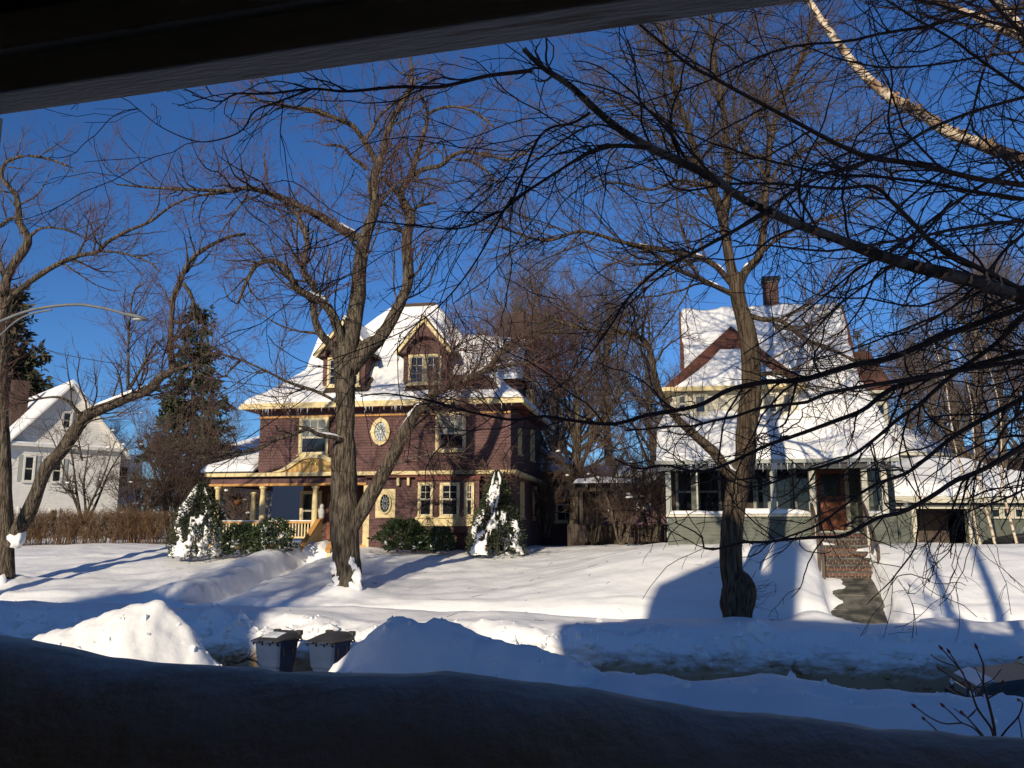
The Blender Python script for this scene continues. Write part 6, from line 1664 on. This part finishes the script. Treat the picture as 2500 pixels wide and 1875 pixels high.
# ------------------------------------------------------------------ bins
def bin_(u, Y, rz, label, paper):
    p = at(u, 1600, Y)
    r = empty('wheeled_bin', (p[0], p[1], -3.34), rz); tag(r, label, 'bin', 'wheeled bins in the street')
    # body lofted through rings: narrow foot, step at mid height, wide rim
    rings = [(.00, .25, -.27, .26), (.46, .265, -.29, .28), (.52, .30, -.325, .29), (.98, .335, -.37, .33), (.985, .355, -.39, .35), (1.04, .355, -.39, .35)]
    V, F = [], []
    c = .05
    for z, hw, yf_, yb in rings:
        V += [(-hw + c, yf_, z), (hw - c, yf_, z), (hw, yf_ + c, z), (hw, yb - c, z), (hw - c, yb, z), (-hw + c, yb, z), (-hw, yb - c, z), (-hw, yf_ + c, z)]
    for k in range(len(rings) - 1):
        for i in range(8): F.append((k * 8 + i, k * 8 + (i + 1) % 8, (k + 1) * 8 + (i + 1) % 8, (k + 1) * 8 + i))
    F += [tuple(range(7, -1, -1)), tuple(range(40, 48))]
    body = mesh('body', V, F, M['bin'], r)
    m = body.modifiers.new('bevel', 'BEVEL'); m.width = .012; m.segments = 2
    for s in (-1, 1):
        for (y, z0, z1) in ((-.2, .72, .9), (.1, .78, .93)): box('side_slot', s * .332 - .006, s * .332 + .006, y, y + .03, z0, z1, M['black'], body)
    # lid: raised dome sloping forward with a rolled lip
    V, F = [], []
    nx, ny = 9, 9
    for j in range(ny):
        for i in range(nx):
            a, b = i / (nx - 1) * 2 - 1, j / (ny - 1)
            z = 1.055 + .15 * b ** .8 * (1 - .55 * abs(a) ** 4) + .035 * (1 - a ** 4) * sin(pi * b)
            V.append((a * .375, -.43 + b * .79, z))
    n0 = len(V)
    V += [(x, y, 1.045) for x, y, z in V]
    for j in range(ny - 1):
        for i in range(nx - 1):
            q = j * nx + i; F += [(q, q + 1, q + nx + 1, q + nx), (n0 + q + nx, n0 + q + nx + 1, n0 + q + 1, n0 + q)]
    for i in range(nx - 1): F += [(i, n0 + i, n0 + i + 1, i + 1), ((ny - 1) * nx + i + 1, n0 + (ny - 1) * nx + i + 1, n0 + (ny - 1) * nx + i, (ny - 1) * nx + i)]
    for j in range(ny - 1): F += [((j + 1) * nx, n0 + (j + 1) * nx, n0 + j * nx, j * nx), (j * nx + nx - 1, n0 + j * nx + nx - 1, n0 + (j + 1) * nx + nx - 1, (j + 1) * nx + nx - 1)]
    lid = mesh('lid', V, F, M['lid'], r)
    for x in (-.37, .22): box('hinge', x, x + .15, .30, .42, 1.11, 1.215, M['lid'], lid, .02)
    for x in (-.36, .0): box('lip', x, x + .21, -.45, -.428, 1.02, 1.05, M['bin'], lid)
    for x in (-.32, -.10, .10, .30): prism('hook', [(x - .035, 1.035), (x + .035, 1.035), (x + .015, .955)], -.425, -.385, M['black'], body)
    tube('handle', [(-.3, .36, .98), (-.3, .46, 1.02), (.3, .46, 1.02), (.3, .36, .98)], .016, M['lid'], r, 14, 6)
    for s in (-1, 1):
        o = lathe('wheel', [(.02, -.03), (.13, -.03), (.15, -.015), (.15, .015), (.13, .03), (.02, .03)], M['tyre'], r, (s * .31, .25, .155), 18); o.rotation_euler = (0, pi / 2, 0)
    if paper:
        f = lambda a, b: (a * .375, -.43 + b * .79, 1.055 + .15 * b ** .8 * (1 - .55 * abs(a) ** 4) + .035 * (1 - a ** 4) * sin(pi * b) + .006)
        V, F = [], []
        for j in range(7):
            for i in range(7): V.append(f(-.55 + 1.1 * i / 6, .16 + .44 * j / 6))
        for j in range(6):
            for i in range(6): q = j * 7 + i; F.append((q, q + 1, q + 8, q + 7))
        pp = mesh('label_sheet', V, F, M['paper'], lid)
        for k, (a0, a1, b0) in enumerate(((-.42, .1, .48), (-.42, .35, .40), (-.3, .40, .32), (-.42, .0, .25))):
            V = []; N_ = 8
            for i in range(N_ + 1):
                a = a0 + (a1 - a0) * i / N_
                for b in (b0, b0 + .03): x, y, z = f(a, b); V.append((x, y, z + .004))
            mesh('print_line', V, [(2 * i, 2 * i + 2, 2 * i + 3, 2 * i + 1) for i in range(N_) if (i + k) % 4 != 3], M['ink'], pp)
    return r
bin_(676, 20.0, radians(-24), 'grey wheeled bin with a white notice on its black lid', True)
bin_(806, 19.8, radians(-24), 'grey wheeled bin half hidden by the shaded snow heap', False)
# fallen twig by the bins
g = Geo(); rng = np.random.RandomState(3)
tw = empty('fallen_branch', tuple(at(615, 1622, 15.0)))
P = np.array([at(u, v, 15.0) for u, v in ((560, 1614), (582, 1619), (598, 1608), (620, 1612), (638, 1625))]) - np.array(tw.location)
Pm = smooth_line(P, 14); g.tubes(Pm[None], np.linspace(.016, .006, 14)[None], 5)
q, r = spawn(rng, Pm[None], np.full((1, 14), .012), 7, .1, 1, .2, .5, 50, .3, .15, 6, .7, .004); g.tubes(q, r, 4)
g.build('stem', M['twig'], tw); tag(tw, 'broken dark twig lying in the snow left of the bins', 'twig')

# ------------------------------------------------------------------ parked car, only its nose and windscreen rise over the bank
cp = at(2362, 1650, 15.7)
car = empty('parked_car', (cp[0] + .05, cp[1] + .35, -3.34), radians(-12)); tag(car, 'dark parked car half hidden behind the snow bank at right edge', 'car')
# side outline, nose at x = 0 pointing left
prof_c = [(.02, .35), (-.02, .55), (.05, .78), (.30, .90), (1.05, 1.02), (1.85, 1.43), (2.3, 1.50), (3.2, 1.48), (3.95, 1.12), (4.45, 1.05), (4.6, .85), (4.62, .4), (4.2, .28), (.5, .25)]
def loft(name, poly, hw, inset, mt, par):
    n = len(poly); V = []
    zs_ = [z for x, z in poly]
    for k, s in ((1, -1), (1, 1)):
        for x, z in poly:
            V.append((x, s * (hw - inset * max(0, z - .85) ** 1.1), z))
    F = [tuple(range(n)), tuple(range(2 * n - 1, n - 1, -1))] + [(i, i + n, (i + 1) % n + n, (i + 1) % n) for i in range(n)]
    o = mesh(name, V, F, mt, par); m = o.modifiers.new('bevel', 'BEVEL'); m.width = .05; m.segments = 3
    return o
bd = loft('body', prof_c, .87, .36, M['car_paint'], car)
ang = math.atan2(.41, .80)
def slab(name, x0, z0, x1, z1, hw0, hw1, t, mt, par):
    nx, nz = -(z1 - z0), (x1 - x0); l = math.hypot(nx, nz); nx, nz = nx / l * t, nz / l * t
    V = [(x0, -hw0, z0), (x0, hw0, z0), (x1, hw1, z1), (x1, -hw1, z1)]; V = [(x + nx, y, z + nz) for x, y, z in V] + V
    return mesh(name, V, [(0, 1, 2, 3), (0, 4, 5, 1), (1, 5, 6, 2), (2, 6, 7, 3), (3, 7, 4, 0)], mt, par)
ws = slab('windscreen', 1.12, 1.055, 1.80, 1.405, .74, .62, .012, M['car_glass'], car)
slab('hood_snow', .08, .81, .34, .915, .70, .72, .035, M['snow_roof'], car)
slab('frost_patch', 1.22, 1.125, 1.66, 1.35, .60, .52, .018, M['snow_roof'], ws)
for s in (-1, 1):
    tube('wiper', [(1.08, s * .08, 1.075), (1.25, s * .2, 1.16), (1.42, s * .45, 1.25)], .012, M['black'], ws, 6, 5)
    prism('side_window', [(1.45, 1.10), (1.98, 1.38), (3.1, 1.40), (3.55, 1.12)], s * .775 - .03, s * .775 + .03, M['car_glass'], car)
    lathe('headlight', [(.02, 0), (.09, .01), (.1, .05), (.06, .09)], M['chrome'], car, (.06, s * .62, .66), 12).rotation_euler = (0, -pi / 2, 0)
    mr = blob(1.3, s * .98, 1.05, .07, .10, .07, 3, .05)
    mesh('wing_mirror', mr[0], mr[1], M['black'], car, True)
    for x in (.85, 3.65):
        w = lathe('wheel', [(.05, -.1), (.27, -.1), (.32, -.06), (.32, .06), (.27, .1), (.05, .1)], M['tyre'], car, (x, s * .76, .32), 20); w.rotation_euler = (pi / 2, 0, 0)
        h = lathe('rim', [(.02, -.11), (.19, -.108), (.2, -.08), (.19, .108), (.02, .11)], M['chrome'], w, (0, 0, 0), 14)
box('front_bumper', -.10, .06, -.78, .78, .38, .58, M['black'], car, .03)
box('grille', -.03, .03, -.35, .35, .60, .74, M['chrome'], car, .01)
# second dark car by the garage
gp = F4.w(F4.x(2395, 1290, -1.2), -1.9, 0); car2 = empty('snowbound_car', tuple(gp), radians(4)); tag(car2, 'black car parked in front of the garage windows', 'car')
loft('body', [(x * .98, z) for x, z in prof_c], .85, .36, M['black'], car2)
slab('windscreen', 1.10, 1.055, 1.78, 1.405, .72, .60, .012, M['car_glass'], car2)
for s in (-1, 1):
    prism('side_window', [(1.45, 1.10), (1.98, 1.38), (3.1, 1.40), (3.55, 1.12)], s * .755 - .03, s * .755 + .03, M['car_glass'], car2)
    for x in (.85, 3.6):
        w = lathe('wheel', [(.05, -.1), (.27, -.1), (.32, -.06), (.32, .06), (.27, .1), (.05, .1)], M['tyre'], car2, (x, s * .76, .32), 16); w.rotation_euler = (pi / 2, 0, 0)

# ------------------------------------------------------------------ street lamp, utility pole and cables, left
LY = 26.0
lp = at(-170, 1440, LY); sl = empty('street_lamp', (lp[0], lp[1], -2.6)); tag(sl, 'curved grey street lamp arm reaching in from the left edge', 'street lamp')
L0 = np.array(sl.location)
zl = lambda p: [at(*q, LY) - L0 for q in ray_pts((0, 300), .422, p)]
arm = zl([(-400, 1330), (-200, 1240), (0, 1150), (150, 1092), (300, 1062), (450, 1051), (550, 1063), (650, 1084), (735, 1110)])
tube('arm', arm, [.055, .05, .045, .042, .04], M['lamp_metal'], sl, 40, 10)
tube('brace', zl([(-400, 1480), (-150, 1330), (0, 1230), (70, 1165), (160, 1112), (300, 1080)]), .028, M['lamp_metal'], sl, 24, 8)
px_ = arm[0]
lathe('pole', [(.17, 0), (.15, 3), (.13, px_[2] + 2.2), (.12, px_[2] + 2.25)], M['pole_wood'], sl, (px_[0] - .05, px_[1], 0), 14)
hp = zl([(725, 1108), (790, 1130), (858, 1142)]); hd_ = empty
V, F = [], []
ax = unit(hp[2] - hp[0]); ln = np.linalg.norm(hp[2] - hp[0]); side_ = np.array([0, 1., 0]); upv = np.cross(side_, ax) * -1
if upv[2] < 0: upv = -upv
prof_h = [(0, .05, .03), (.06, .075, .05), (.2, .085, .06), (.5, .15, .07), (.8, .14, .06), (.95, .08, .035), (1.0, .02, .01)]
n = 12
for t, wy, hz_ in prof_h:
    c = hp[0] + ax * ln * t
    for i in range(n):
        a = 2 * pi * i / n; V.append(c + side_ * wy * cos(a) + upv * hz_ * sin(a) * (1.3 if sin(a) > 0 else .7))
for k in range(len(prof_h) - 1):
    for i in range(n): j = (i + 1) % n; F.append((k * n + i, k * n + j, (k + 1) * n + j, (k + 1) * n + i))
lamp = mesh('lamp_head', V, F, M['lamp_metal'], sl, True)
c = hp[0] + ax * ln * .62 - upv * .045
Vb, Fb = blob(*c, .20, .11, .05, 2, .02, 14, 9); mesh('lens', Vb, Fb, M['lens'], lamp, True)
c = hp[0] + ax * ln * .38 + upv * .12; Vb, Fb = blob(*c, .035, .035, .05, 2, .02, 10, 7); mesh('photocell', Vb, Fb, M['iron'], lamp, True)

def cable(pts, Y, r, label):
    P = np.array([at(*q, Y) for q in pts]); o = empty('overhead_cable', tuple(P[0]))
    tube('wire', P - P[0], r, M['cable'], o, 50, 5); tag(o, label, 'cable')
cable([(-160, 770), (80, 844), (177, 870), (380, 903), (600, 937), (814, 958), (1000, 967), (1200, 970), (1400, 969), (1640, 955)], 26.2, .011, 'thin black overhead cable crossing before the purple house eaves')
cable([(-160, 1010), (300, 1030), (700, 1022), (1100, 1000), (1500, 975)], 26.4, .006, 'thinner lower cable strung past the left maple')
